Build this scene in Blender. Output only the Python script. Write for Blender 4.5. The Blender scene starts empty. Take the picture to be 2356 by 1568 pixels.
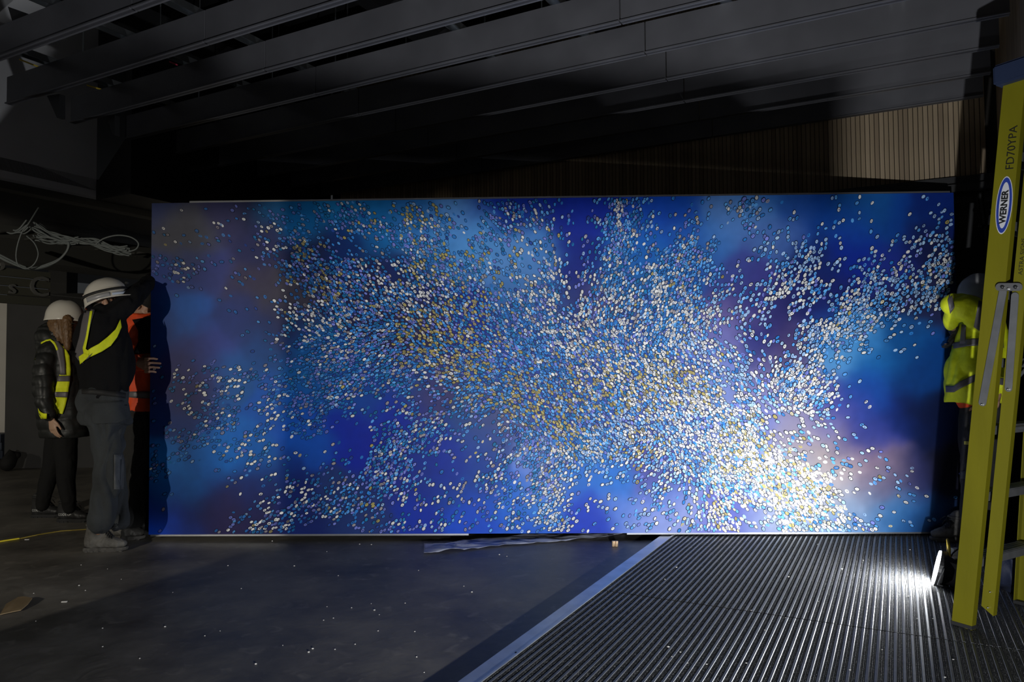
import bpy, bmesh, math, random
import numpy as np
from mathutils import Vector, Matrix, noise
from mathutils.bvhtree import BVHTree

random.seed(7); RNG = np.random.default_rng(7)
SC = bpy.context.scene; COL = SC.collection
PI = math.pi

# ------------------------------------------------------------------ camera
FPX = 1683.0; HC = 1.22
PITCH, ROLL = math.radians(2.08), math.radians(0.4)
_f = Vector((0, math.cos(PITCH), math.sin(PITCH))); _u0 = Vector((0, -math.sin(PITCH), math.cos(PITCH))); _x0 = Vector((1, 0, 0))
_x = _x0*math.cos(ROLL) - _u0*math.sin(ROLL); _u = _u0*math.cos(ROLL) + _x0*math.sin(ROLL)
CAMP = Vector((0, 0, HC))
cam = bpy.data.objects.new('camera', bpy.data.cameras.new('camera')); COL.objects.link(cam)
cam.matrix_world = Matrix((( _x.x, _u.x, -_f.x, 0), (_x.y, _u.y, -_f.y, 0), (_x.z, _u.z, -_f.z, HC), (0, 0, 0, 1)))
cam.data.sensor_width = 36; cam.data.lens = 36*FPX/2356; cam.data.clip_start = .05
SC.camera = cam

def ray(px, py): return _x*((px-1178)/FPX) + _u*((784-py)/FPX) + _f
def W(px, py, D):
    d = ray(px, py); return CAMP + d*(D/d.y)
def FL(px, py, z=0.0):
    d = ray(px, py); return CAMP + d*((z-HC)/d.z)
A_ = math.radians(27.75)
RS = Vector((math.cos(A_), -math.sin(A_), 0)); RT = Vector((math.sin(A_), math.cos(A_), 0))
def ST(s, t, z=0.0): return RS*s + RT*t + Vector((0, 0, z))      # room axes
ROOMROT = -A_

# ------------------------------------------------------------------ world, lights, exposure
w = bpy.data.worlds.new('world'); SC.world = w; w.use_nodes = True
w.node_tree.nodes['Background'].inputs[0].default_value = (.9, .95, 1, 1)
w.node_tree.nodes['Background'].inputs[1].default_value = .024
SC.view_settings.view_transform = 'Standard'; SC.view_settings.look = 'None'
SC.view_settings.exposure = 0; SC.view_settings.gamma = 1; SC.view_settings.use_curve_mapping = False

def area(name, loc, tgt, size, power, col, shape='DISK', spread=180):
    l = bpy.data.lights.new(name, 'AREA'); l.shape = shape; l.size = size; l.energy = power; l.color = col; l.spread = math.radians(spread)
    o = bpy.data.objects.new(name, l); COL.objects.link(o); o.location = loc
    o.rotation_euler = (Vector(tgt)-Vector(loc)).to_track_quat('-Z', 'Y').to_euler(); return o
LAMP_N = Vector((-.86, .48, .24)).normalized()
LAMP_C = W(2157, 1305, 4.03)
P1, P2, P3 = 40.0, 24.0, 84.0
C2 = (1, .93, .80)
L3P = Vector((.5, .35, .36)); L3T = Vector((.3, 5.3, 1.2))
L2P = Vector((-3.95, 0.0, 1.42)); L2T = Vector((-3.9, 5.3, 1.25))
area('flood_lamp_light', LAMP_C + LAMP_N*.012, LAMP_C + LAMP_N, .17, P1, (.93, .96, 1))
area('added_panel_fill_light', L3P, L3T, .03, P3, (.95, .97, 1), spread=140)  # unseen fill light added to brighten the painting
area('left_work_light', L2P, L2T, .05, P2, C2, spread=90)

area('added_far_wall_fill_light', (-8.8, 4.6, 1.9), (-6.6, 9.7, .6), .25, 11, (1, .92, .75), spread=140)  # added fill out of view, lifts the far pale wall and left floor
def E_panel(p):                       # estimated light on the upright panel, divided out of its apparent colours
    n = Vector((0, -1, 0)); e = np.zeros(3); k3 = 1/(1+math.exp(-(p[0]+2.02)/.08))
    for c, nn, P, cl, hs in ((LAMP_C, LAMP_N, P1, (1, 1, 1), 0), (L3P, (L3T-L3P).normalized(), P3*k3*1.38, (1, 1, 1), 70), (L2P, (L2T-L2P).normalized(), P2*(1-k3)*2.5, C2, 45)):
        d = Vector(p)-c; r = d.length; d /= r
        if hs: th_ = math.tan(math.radians(hs)); P = P*max(0, th_-math.tan(math.acos(min(1, d.dot(nn)))))/(th_-math.radians(hs))
        e += P/PI*max(d.dot(nn), 0)*max(-d.dot(n), 0)/(r*r)*np.array(cl)
    return e + .05

# ------------------------------------------------------------------ materials
MATS = {}
def lin(c): return tuple((v/255/12.92 if v/255 <= .04045 else ((v/255+.055)/1.055)**2.4) for v in c)
def mat(name, col, rough=.6, metal=0, var=0.0, scale=20, bump=0.0, bscale=60, spec=.5, sheen=0, emit=None, es=0, trans=0, alpha=1, stretch=None):
    if name in MATS: return MATS[name]
    m = bpy.data.materials.new(name); m.use_nodes = True; nt = m.node_tree; b = nt.nodes['Principled BSDF']
    b.inputs['Base Color'].default_value = (*col, 1); b.inputs['Roughness'].default_value = rough; b.inputs['Metallic'].default_value = metal
    b.inputs['Specular IOR Level'].default_value = spec; b.inputs['Sheen Weight'].default_value = sheen
    b.inputs['Transmission Weight'].default_value = trans; b.inputs['Alpha'].default_value = alpha
    if emit: b.inputs['Emission Color'].default_value = (*emit, 1); b.inputs['Emission Strength'].default_value = es
    tc = nt.nodes.new('ShaderNodeTexCoord'); mp = nt.nodes.new('ShaderNodeMapping'); nt.links.new(tc.outputs['Object'], mp.inputs[0])
    if stretch: mp.inputs['Scale'].default_value = stretch
    n = nt.nodes.new('ShaderNodeTexNoise'); n.inputs['Scale'].default_value = scale; n.inputs['Detail'].default_value = 5; nt.links.new(mp.outputs[0], n.inputs[0])
    if var:
        r = nt.nodes.new('ShaderNodeValToRGB'); r.color_ramp.elements[0].position = .3; r.color_ramp.elements[1].position = .7
        r.color_ramp.elements[0].color = (*[max(0, c*(1-var)) for c in col], 1); r.color_ramp.elements[1].color = (*[min(1, c*(1+var)) for c in col], 1)
        nt.links.new(n.outputs[0], r.inputs[0]); nt.links.new(r.outputs[0], b.inputs['Base Color'])
    if bump:
        n2 = nt.nodes.new('ShaderNodeTexNoise'); n2.inputs['Scale'].default_value = bscale; n2.inputs['Detail'].default_value = 4; nt.links.new(mp.outputs[0], n2.inputs[0])
        bp = nt.nodes.new('ShaderNodeBump'); bp.inputs['Strength'].default_value = bump; bp.inputs['Distance'].default_value = .01
        nt.links.new(n2.outputs[0], bp.inputs['Height']); nt.links.new(bp.outputs[0], b.inputs['Normal'])
    MATS[name] = m; return m

# ------------------------------------------------------------------ object helpers
def link(name, me, m=None, parent=None):
    o = bpy.data.objects.new(name, me); COL.objects.link(o)
    if m and me: me.materials.clear(); me.materials.append(m)
    if parent: o.parent = parent; o.matrix_parent_inverse = parent.matrix_basis.inverted()
    return o
def obj(name, bm, m, parent=None, smooth=False):
    bmesh.ops.recalc_face_normals(bm, faces=bm.faces)
    me = bpy.data.meshes.new(name); bm.to_mesh(me); bm.free()
    if smooth: me.shade_smooth()
    return link(name, me, m, parent)
def empty(name, loc): 
    o = bpy.data.objects.new(name, None); COL.objects.link(o); o.location = loc; o.empty_display_size = .1; return o
def tag(o, label, cat, group=None, kind=None):
    o['label'] = label; o['category'] = cat
    if group: o['group'] = group
    if kind: o['kind'] = kind
    return o
def struct(o): o['kind'] = 'structure'; return o
def box(bm, c, ax, ay, az):           # centre and three half vectors
    c = Vector(c); ax, ay, az = Vector(ax), Vector(ay), Vector(az)
    v = [bm.verts.new(c + ax*i + ay*j + az*k) for i in (-1, 1) for j in (-1, 1) for k in (-1, 1)]
    for f in ((0, 1, 3, 2), (4, 6, 7, 5), (0, 4, 5, 1), (2, 3, 7, 6), (0, 2, 6, 4), (1, 5, 7, 3)): bm.faces.new([v[i] for i in f])
def rbox(s0, s1, t0, t1, z0, z1, bm=None):
    bm = bm or bmesh.new()
    box(bm, ST((s0+s1)/2, (t0+t1)/2, (z0+z1)/2), RS*((s1-s0)/2), RT*((t1-t0)/2), Vector((0, 0, (z1-z0)/2))); return bm
def tube(bm, pts, rad, seg=10, side=None, cap=True):
    """closed tube through pts; rad entries r or (r_side, r_other)"""
    pts = [Vector(p) for p in pts]; n = len(pts); rings = []
    rad = [rad]*n if not isinstance(rad, (list, tuple)) or (isinstance(rad, tuple) and n != len(rad)) else list(rad)
    P, R, T = [], [], []
    for i in range(n):
        t = (pts[min(i+1, n-1)] - pts[max(i-1, 0)]).normalized()
        r = rad[i]; r = (r, r) if not isinstance(r, (tuple, list)) else r
        if cap and i == 0:
            for a in (80, 55, 28):
                a = math.radians(a); m_ = min(r); P.append(pts[0]-t*m_*math.sin(a)); R.append((r[0]*math.cos(a), r[1]*math.cos(a))); T.append(t)
        P.append(pts[i]); R.append(r); T.append(t)
        if cap and i == n-1:
            for a in (28, 55, 80):
                a = math.radians(a); m_ = min(r); P.append(pts[i]+t*m_*math.sin(a)); R.append((r[0]*math.cos(a), r[1]*math.cos(a))); T.append(t)
    s = Vector(side) if side is not None else None
    prev = None
    for p, r, t in zip(P, R, T):
        if s is not None: a = (s - t*s.dot(t)).normalized()
        else:
            if prev is None: prev = t.orthogonal().normalized()
            a = (prev - t*prev.dot(t)).normalized(); prev = a
        b = t.cross(a).normalized()
        rings.append([bm.verts.new(p + a*(r[0]*math.cos(2*PI*k/seg)) + b*(r[1]*math.sin(2*PI*k/seg))) for k in range(seg)])
    for A, B in zip(rings, rings[1:]):
        for k in range(seg): bm.faces.new((A[k], A[(k+1) % seg], B[(k+1) % seg], B[k]))
    bm.faces.new(rings[0][::-1]); bm.faces.new(rings[-1])
def ell(bm, c, ax, ay, az, seg=16):
    c = Vector(c); ax, ay, az = Vector(ax), Vector(ay), Vector(az); rows = []
    for i in range(1, 9):
        ph = PI*i/9
        rows.append([bm.verts.new(c + az*math.cos(ph) + (ax*math.cos(2*PI*k/seg) + ay*math.sin(2*PI*k/seg))*math.sin(ph)) for k in range(seg)])
    top = bm.verts.new(c+az); bot = bm.verts.new(c-az)
    for A, B in zip(rows, rows[1:]):
        for k in range(seg): bm.faces.new((A[k], B[k], B[(k+1) % seg], A[(k+1) % seg]))
    for k in range(seg):
        bm.faces.new((top, rows[0][k], rows[0][(k+1) % seg])); bm.faces.new((bot, rows[-1][(k+1) % seg], rows[-1][k]))
def rings(bm, R, seg=24):
    """R: list of (centre, A, B) horizontal-ish rings, closed solid"""
    rr = [[bm.verts.new(Vector(c) + Vector(a)*math.cos(2*PI*k/seg) + Vector(b)*math.sin(2*PI*k/seg)) for k in range(seg)] for c, a, b in R]
    for A, B in zip(rr, rr[1:]):
        for k in range(seg): bm.faces.new((A[k], A[(k+1) % seg], B[(k+1) % seg], B[k]))
    bm.faces.new(rr[0][::-1]); bm.faces.new(rr[-1])
DG = None
def fuse(name, bm, m, parent, voxel=.008, it=4, fold=0.0, fs=9, quilt=0.0):
    """voxel-union all closed shells in bm into one continuous surface"""
    bmesh.ops.recalc_face_normals(bm, faces=bm.faces)
    me = bpy.data.meshes.new(name+'_raw'); bm.to_mesh(me); bm.free()
    o = bpy.data.objects.new(name+'_raw', me); COL.objects.link(o)
    r = o.modifiers.new('r', 'REMESH'); r.mode = 'VOXEL'; r.voxel_size = voxel
    if it: s = o.modifiers.new('s', 'SMOOTH'); s.factor = .5; s.iterations = it
    dg = bpy.context.evaluated_depsgraph_get()
    out = bpy.data.meshes.new_from_object(o.evaluated_get(dg)); out.name = name
    bpy.data.objects.remove(o); bpy.data.meshes.remove(me)
    if fold or quilt:
        off = Vector((random.random()*9, random.random()*9, 0))
        nv = len(out.vertices); ns = np.zeros(nv*3); out.vertices.foreach_get('normal', ns); co = np.zeros(nv*3); out.vertices.foreach_get('co', co)
        ns = ns.reshape(-1, 3); co = co.reshape(-1, 3)
        for i in range(nv):
            x, y, z = co[i]; q = Vector((x*fs, y*fs, z*fs*.55)) + off
            wv = noise.noise_vector(q*.6)
            d = fold*(abs(noise.noise(q + wv*1.2))*2-.5) + fold*.4*noise.noise(q*2.7)
            if quilt: d += quilt*(abs(math.sin(z*PI/.085 + .6*noise.noise(q)))**.5 - .6)
            co[i] += ns[i]*d
        out.vertices.foreach_set('co', co.ravel()); out.update()
    out.shade_smooth()
    return link(name, out, m, parent)
def bvh_of(*objs):
    bm = bmesh.new()
    for o in objs: bm.from_mesh(o.data)
    b = BVHTree.FromBMesh(bm); bm.free(); return b
def patch(name, rows, bvh, m, parent, off=.007, nu=8, sub=5, D=5.0, th=.004, smoothz=True):
    """cloth strip laid over a garment: rows of (x0,y0,x1,y1) across the strip"""
    bm = bmesh.new(); G = []
    R = []
    for a, b in zip(rows, rows[1:]):
        for k in range(sub): t = k/sub; R.append([a[j]*(1-t)+b[j]*t for j in range(4)])
    R.append(rows[-1]); last = D
    for r in R:
        line = []
        for k in range(nu+1):
            t = k/nu; d = ray(r[0]*(1-t)+r[2]*t, r[1]*(1-t)+r[3]*t); dn = d.normalized()
            h = bvh.ray_cast(CAMP, dn); hit = h[0] is not None and abs(h[0].y-D) < .35
            if hit: last = h[0].y
            line.append([d, last, hit])
        G.append(line)
    Dm = np.array([[c[1] for c in l] for l in G])
    if smoothz:
        for _ in range(2):
            Q = np.pad(Dm, 1, mode='edge'); av = (Q[:-2, 1:-1]+Q[2:, 1:-1]+Q[1:-1, :-2]+Q[1:-1, 2:]+2*Dm)/6; Dm = np.minimum(av, Dm+.002)
    V0 = [[bm.verts.new(CAMP + G[i][j][0]*((Dm[i, j]-off)/G[i][j][0].y)) for j in range(nu+1)] for i in range(len(G))]
    V1 = [[bm.verts.new(CAMP + G[i][j][0]*((Dm[i, j]-off+th)/G[i][j][0].y)) for j in range(nu+1)] for i in range(len(G))]
    n = len(G)-1
    if not all(c[2] for l in G for c in l):
        okc = lambda i, j: G[i][j][2] and G[i][j+1][2] and G[i+1][j][2] and G[i+1][j+1][2]
        for i in range(n):
            for j in range(nu):
                if not okc(i, j): continue
                bm.faces.new((V0[i][j], V0[i][j+1], V0[i+1][j+1], V0[i+1][j])); bm.faces.new((V1[i][j], V1[i+1][j], V1[i+1][j+1], V1[i][j+1]))
                for (p, q_, a_, b_) in ((i-1, j, (i, j), (i, j+1)), (i+1, j, (i+1, j), (i+1, j+1)), (i, j-1, (i, j), (i+1, j)), (i, j+1, (i, j+1), (i+1, j+1))):
                    if 0 <= p < n and 0 <= q_ < nu and okc(p, q_): continue
                    bm.faces.new((V0[a_[0]][a_[1]], V0[b_[0]][b_[1]], V1[b_[0]][b_[1]], V1[a_[0]][a_[1]]))
        for v in [v for v in bm.verts if not v.link_faces]: bm.verts.remove(v)
        return obj(name, bm, m, parent, True)
    for i in range(n):
        for j in range(nu):
            bm.faces.new((V0[i][j], V0[i][j+1], V0[i+1][j+1], V0[i+1][j])); bm.faces.new((V1[i][j], V1[i+1][j], V1[i+1][j+1], V1[i][j+1]))
    for i in range(n):
        bm.faces.new((V0[i][0], V0[i+1][0], V1[i+1][0], V1[i][0])); bm.faces.new((V0[i][nu], V1[i][nu], V1[i+1][nu], V0[i+1][nu]))
    for j in range(nu):
        bm.faces.new((V0[0][j], V1[0][j], V1[0][j+1], V0[0][j+1])); bm.faces.new((V0[n][j], V0[n][j+1], V1[n][j+1], V1[n][j]))
    return obj(name, bm, m, parent, True)
def text_mesh(txt, size, ext=.0008, w=0.0):
    c = bpy.data.curves.new('t', 'FONT'); c.body = txt; c.size = size; c.extrude = ext; c.align_x = 'CENTER'; c.align_y = 'CENTER'; c.offset = w; c.resolution_u = 3
    o = bpy.data.objects.new('t', c); COL.objects.link(o)
    dg = bpy.context.evaluated_depsgraph_get(); me = bpy.data.meshes.new_from_object(o.evaluated_get(dg)); bpy.data.objects.remove(o); return me
def place_text(name, txt, size, m, parent, loc, right, up, ext=.0008, w=0.0, sx=1.0):
    me = text_mesh(txt, size, ext, w); r = Vector(right).normalized(); u = Vector(up); u = (u-r*u.dot(r)).normalized(); n = r.cross(u)
    M = Matrix(((r.x*sx, u.x, n.x, loc[0]), (r.y*sx, u.y, n.y, loc[1]), (r.z*sx, u.z, n.z, loc[2]), (0, 0, 0, 1)))
    me.transform(M); return link(name, me, m, parent)

# ------------------------------------------------------------------ room shell
def concrete():
    m = bpy.data.materials.new('concrete'); m.use_nodes = True; nt = m.node_tree; b = nt.nodes['Principled BSDF']; N = nt.nodes.new; L = nt.links.new
    tc = N('ShaderNodeTexCoord'); mp = N('ShaderNodeMapping'); L(tc.outputs['Object'], mp.inputs[0]); mp.inputs['Scale'].default_value = (1, 1, 1)
    n1 = N('ShaderNodeTexNoise'); n1.inputs['Scale'].default_value = 1.6; n1.inputs['Detail'].default_value = 9; n1.inputs['Roughness'].default_value = .65; L(mp.outputs[0], n1.inputs[0])
    r1 = N('ShaderNodeValToRGB'); r1.color_ramp.elements[0].position = .32; r1.color_ramp.elements[1].position = .72
    r1.color_ramp.elements[0].color = (.06, .055, .048, 1); r1.color_ramp.elements[1].color = (.26, .24, .205, 1); L(n1.outputs[0], r1.inputs[0])
    n2 = N('ShaderNodeTexNoise'); n2.inputs['Scale'].default_value = 9; n2.inputs['Detail'].default_value = 8; n2.inputs['Distortion'].default_value = .8; L(mp.outputs[0], n2.inputs[0])
    r2 = N('ShaderNodeValToRGB'); r2.color_ramp.elements[0].position = .58; r2.color_ramp.elements[1].position = .75; r2.color_ramp.elements[0].color = (0, 0, 0, 1); r2.color_ramp.elements[1].color = (.6, .6, .6, 1); L(n2.outputs[0], r2.inputs[0])
    mx = N('ShaderNodeMix'); mx.data_type = 'RGBA'; L(r2.outputs[0], mx.inputs[0]); L(r1.outputs[0], mx.inputs[6]); mx.inputs[7].default_value = (.3, .275, .235, 1)
    L(mx.outputs[2], b.inputs['Base Color'])
    r3 = N('ShaderNodeMapRange'); L(n1.outputs[0], r3.inputs[0]); r3.inputs[3].default_value = .34; r3.inputs[4].default_value = .62; L(r3.outputs[0], b.inputs['Roughness'])
    bp = N('ShaderNodeBump'); bp.inputs['Strength'].default_value = .25; bp.inputs['Distance'].default_value = .006; L(n2.outputs[0], bp.inputs['Height']); L(bp.outputs[0], b.inputs['Normal'])
    return m
M_conc = concrete()
bm = bmesh.new(); box(bm, (0, 4, -.05), (14, 0, 0), (0, 9, 0), (0, 0, .05)); struct(obj('floor', bm, M_conc))

M_black = mat('black_ceiling_paint', (.012, .012, .013), .5)
M_fin = mat('black_satin_baffle', (.10, .10, .11), .4, var=.15, scale=3, spec=.5, bump=.05, bscale=4)
M_steel = mat('galvanised_channel', (.35, .37, .38), .4, 1)
M_yel = mat('yellow_marker_band', (.75, .55, .06), .5); M_red = mat('red_marker_band', (.5, .03, .08), .5)
ceil = struct(obj('ceiling', rbox(-14, 1.2, -4, 9, 4.6, 4.7), M_black))
ceil['label'] = 'black ceiling void with hanging baffles and channels'
fin_me = None
FT = [6.26-.47*k for k in range(12)]
for k, t in enumerate(FT):
    if fin_me is None:
        bm = bmesh.new()
        for a, b in ((-5.72, -3.62), (-3.612, -1.35), (-1.342, .6)):
            box(bm, ((a+b)/2, 0, .1), ((b-a)/2, 0, 0), (0, .011, 0), (0, 0, .1))
            box(bm, ((a+b)/2, 0, .004), ((b-a)/2, 0, 0), (0, .025, 0), (0, 0, .004))
        bmesh.ops.recalc_face_normals(bm, faces=bm.faces); fin_me = bpy.data.meshes.new('baffle'); bm.to_mesh(fin_me); bm.free(); fin_me.materials.append(M_fin)
    o = link('baffle', fin_me, None, ceil); o.location = ST(0, t, 3.17); o.rotation_euler = (0, 0, ROOMROT)
# channels above the baffles, running across them, with rods and marker bands
strut_me = None
for s in (-5.25, -4.4, -3.75, -2.45, -1.75, -.85, .05):
    bm = rbox(s-.035, s-.028, .2, 6.3, 3.38, 3.42); rbox(s+.028, s+.035, .2, 6.3, 3.38, 3.42, bm); rbox(s-.035, s+.035, .2, 6.3, 3.42, 3.424, bm)
    obj('channel', bm, M_steel if s > -6 else M_black, ceil)
    for t in (2.3, 3.1, 4.1, 5.0):
        bm = bmesh.new(); tube(bm, [ST(s+.05, t+.1, 3.36), ST(s+.05, t+.1, 4.6)], .005, 6, cap=False); obj('hanger_rod', bm, M_steel, ceil)
for (a, b, m) in (((46, 137), (97, 157), M_yel), ((201, 196), (241, 208), M_yel), ((368, 239), (393, 243), M_yel), ((283, 89), (297, 95), M_red), ((391, 142), (407, 149), M_red), ((134, 14), (144, 23), M_red)):
    def zp(p, z): d = ray(*p); return CAMP + d*((z-HC)/d.z)
    bm = bmesh.new(); tube(bm, [zp(a, 3.4), zp(b, 3.4)], .006, 6); o = obj('marker_band', bm, m, ceil); o['label'] = 'yellow marker band' if m is M_yel else 'red marker band'
# drop brackets under the baffles near their left ends
for (t, pts) in ((2.97, ((108, 220), (137, 216), (137, 271), (131, 271))), (3.44, ((245, 267), (264, 265), (264, 311), (260, 311))), (2.5, ((18, 15), (60, 30), (58, 75), (36, 75)))):
    def onT(p, t):
        d = ray(*p); return CAMP + d*(t/(d.dot(RT)))
    bm = bmesh.new(); A = [bm.verts.new(onT(p, t+.03)) for p in pts]; B = [bm.verts.new(onT(p, t+.03)+RT*.04) for p in pts]
    bm.faces.new(A); bm.faces.new(B[::-1])
    for i in range(4): bm.faces.new((A[i], B[i], B[(i+1) % 4], A[(i+1) % 4]))
    obj('drop_bracket', bm, M_black, ceil)
for s in (-5.0, -3.2, -2.0):           # dark cross members seen through the gaps
    obj('cross_member', rbox(s-.06, s+.06, .2, 6.3, 3.75, 3.95), M_black, ceil)

# bulkhead at left end of the baffles
def prism(poly, t0, t1):
    bm = bmesh.new(); A = [bm.verts.new(ST(s, t0, z)) for s, z in poly]; B = [bm.verts.new(ST(s, t1, z)) for s, z in poly]
    bm.faces.new(A); bm.faces.new(B[::-1]); n = len(poly)
    for i in range(n): bm.faces.new((A[i], B[i], B[(i+1) % n], A[(i+1) % n]))
    return bm
struct(obj('trim_1', prism([(-6.17, 2.71), (-6.17, 2.86), (-5.78, 3.19), (-5.78, 4.6), (-5.7, 4.6), (-5.7, 2.71)], 3.93, 6.4), M_black))
M_pale = mat('pale_plaster', (.72, .69, .64), .8, var=.06, scale=2)
M_grey = mat('grey_board', (.06, .06, .062), .8, var=.1, scale=3)
struct(obj('wall_left', rbox(-6.4, -6.2, -4, 3.95, 2.72, 4.6), mat('grey_plaster', (.5, .5, .51), .8, var=.08, scale=2)))
# lower soffit beyond the left edge
soff = struct(obj('trim_2', rbox(-13, -6.2, -4, 9, 2.8, 2.9), M_black))
obj('edge_beam', rbox(-6.32, -6.2, -4, 9, 2.66, 2.74), mat('dark_edge_beam', (.05, .048, .042), .6), soff)
M_tray = mat('dull_tray', (.06, .06, .055), .5)
tray = empty('cable_tray', ST(-7.2, 3.5, 2.5)); tag(tray, 'dark perforated cable tray hung under the left soffit above the cables', 'cable tray')
for s in (-7.4, -7.05): obj('side_rail', rbox(s-.01, s+.01, -1, 7.5, 2.47, 2.53), M_tray, tray)
for k in range(24): obj('rung', rbox(-7.4, -7.05, -.9+k*.35, -.86+k*.35, 2.475, 2.49), M_tray, tray)
for t in (1.5, 3.5, 5.5): 
    for s in (-7.4, -7.05): obj('hanger', rbox(s-.006, s+.006, t, t+.012, 2.5, 2.8), M_tray, tray)
duct = tag(obj('service_duct', rbox(-8.4, -7.9, -1, 8, 2.35, 2.62), M_tray), 'long dark service duct hung behind the cable tray', 'duct')

# back wall: timber slats over a dark reveal
M_wood = mat('oiled_ash_slat', (.33, .25, .155), .6, var=.22, scale=2.5, bump=.12, bscale=8, stretch=(9, 9, .8))
M_wood2 = mat('oiled_ash_slat_dark', (.27, .20, .125), .6, var=.22, scale=2.5, bump=.12, bscale=8, stretch=(9, 9, .8))
M_wood3 = mat('oiled_ash_slat_light', (.38, .29, .185), .6, var=.22, scale=2.5, bump=.12, bscale=8, stretch=(9, 9, .8))
wb = struct(obj('wall_back', rbox(-5.7, .72, 6.43, 6.53, 2.63, 4.6), mat('slat_backing', (.015, .013, .01), .9)))
slats = []
for M_ in (M_wood, M_wood2, M_wood3):
    bm = bmesh.new(); box(bm, (0, 0, 0), (.0147, 0, 0), (0, .014, 0), (0, 0, .95)); bmesh.ops.bevel(bm, geom=bm.edges[:], offset=.0015, segments=1, affect='EDGES')
    me = bpy.data.meshes.new('slat'); bm.to_mesh(me); bm.free(); me.materials.append(M_); slats.append(me)
for k in range(184):
    o = link('slat', random.choice(slats), None, wb); o.location = ST(.62-.0336*k-.016, 6.416, 3.58); o.rotation_euler = (0, 0, ROOMROT)
M_track = mat('black_track', (.02, .02, .02), .4)
hd = struct(obj('trim_3', rbox(-5.7, .72, 6.36, 6.5, 2.56, 2.625), M_track))
obj('track_rail', rbox(-5.6, .7, 6.3, 6.34, 2.5, 2.555), M_track, hd); obj('track_rail', rbox(-5.6, .7, 6.44, 6.48, 2.44, 2.555), M_track, hd)
obj('track_bracket', rbox(.02, .16, 6.3, 6.5, 2.42, 2.56), M_track, hd)
bm = bmesh.new(); tube(bm, [W(2252, 415, 5.42), W(2260, 480, 5.42), W(2272, 560, 5.4), W(2276, 680, 5.4), W(2277, 800, 5.4)], .018, 10); tube(bm, [W(2257, 520, 5.41), W(2285, 525, 5.41)], .02, 8)
tag(obj('hanging_hose', bm, M_track, None, True), 'black hose hanging from the track right of the painting', 'hose')
struct(obj('wall_recess', rbox(-5.7, .9, 7.3, 7.4, 0, 2.9), M_grey)).name = 'wall_back.001'
wr = struct(obj('wall_right', rbox(.72, .8, -2, 6.5, 2.63, 4.6), mat('side_wall_board', (.12, .12, .12), .7)))
for k in range(14):
    obj('timber_panel', rbox(.69, .72, 6.37-.6*(k+1)+.008, 6.37-.6*k, 2.63, 4.6), M_wood if k % 2 else M_wood3, wr)
struct(obj('wall_right', rbox(.8, .9, -2, 7.4, 0, 2.63), M_grey))
# far left wall and what stands by it
far = struct(obj('wall_far', (lambda b: (box(b, (-7.0, 9.75, 1.1), (4.0, 0, 0), (0, .05, 0), (0, 0, 1.1)), b)[1])(bmesh.new()), M_pale))
far.name = 'wall_front'
bm = bmesh.new(); c = FL(134, 1052); box(bm, (c.x, c.y+.05, 1.4), (.13, 0, 0), (0, .13, 0), (0, 0, 1.4)); struct(obj('trim_4', bm, M_black))
bm = bmesh.new(); box(bm, (-5.55, 9.3, 1.1), (.85, 0, 0), (0, .05, 0), (0, 0, 1.1)); struct(obj('wall_far_panel', bm, M_grey)).name = 'wall_left.001'
sk = empty('board_stack', (-6.6, 9.5, 0)); tag(sk, 'low blue-grey stack of boards along the far pale wall', 'stack')
M_bl = mat('blue_grey_board', (.05, .065, .10), .6)
for k in range(4):
    bm = bmesh.new(); box(bm, (-7.6+.03*k, 9.45-.02*k, .06+.105*k), (1.15-.03*k, 0, 0), (0, .14, 0), (0, 0, .05)); obj('board', bm, M_bl if k else M_black, sk)  # lowest board is black, standing in for shadow under the stack
bm = bmesh.new(); box(bm, (-6.85, 9.1, .17), (.30, 0, 0), (0, .12, 0), (0, 0, .17)); bmesh.ops.bevel(bm, geom=bm.edges[:], offset=.04, segments=2, affect='EDGES')
M_bag = mat('black_canvas', (.012, .012, .013), .8)
tag(obj('equipment_bag', bm, M_bag, None, True), 'black equipment bag on the floor at the far left edge', 'bag')
bm = bmesh.new(); tube(bm, [W(18, 1040, 9.0), W(33, 1015, 9.05), W(38, 1020, 9.05)], [.09, .07, .05], 10)
o = obj('cloth_heap', bm, M_bag, None, True); tag(o, 'small dark heap leaning against the far black bag', 'heap')
zmin = min(v.co.z for v in o.data.vertices); o.location.z = -zmin
ex = empty('fire_extinguisher', FL(209, 1052)); tag(ex, 'small red cylinder with a white band behind the man in the middle', 'fire extinguisher')
c = FL(209, 1052); bm = bmesh.new(); tube(bm, [c+Vector((0, 0, .06)), c+Vector((0, 0, .17))], .06, 12); obj('cylinder', bm, mat('red_paint', (.28, .01, .015), .4), ex, True)
bm = bmesh.new(); tube(bm, [c+Vector((0, 0, .135)), c+Vector((0, 0, .15))], .0615, 14, cap=False); obj('band', bm, mat('white_label', (.7, .7, .7), .5), ex, True)
bm = bmesh.new(); tube(bm, [c+Vector((0, 0, .22)), c+Vector((0, 0, .25))], .02, 8); obj('valve', bm, M_black, ex, True)

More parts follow.
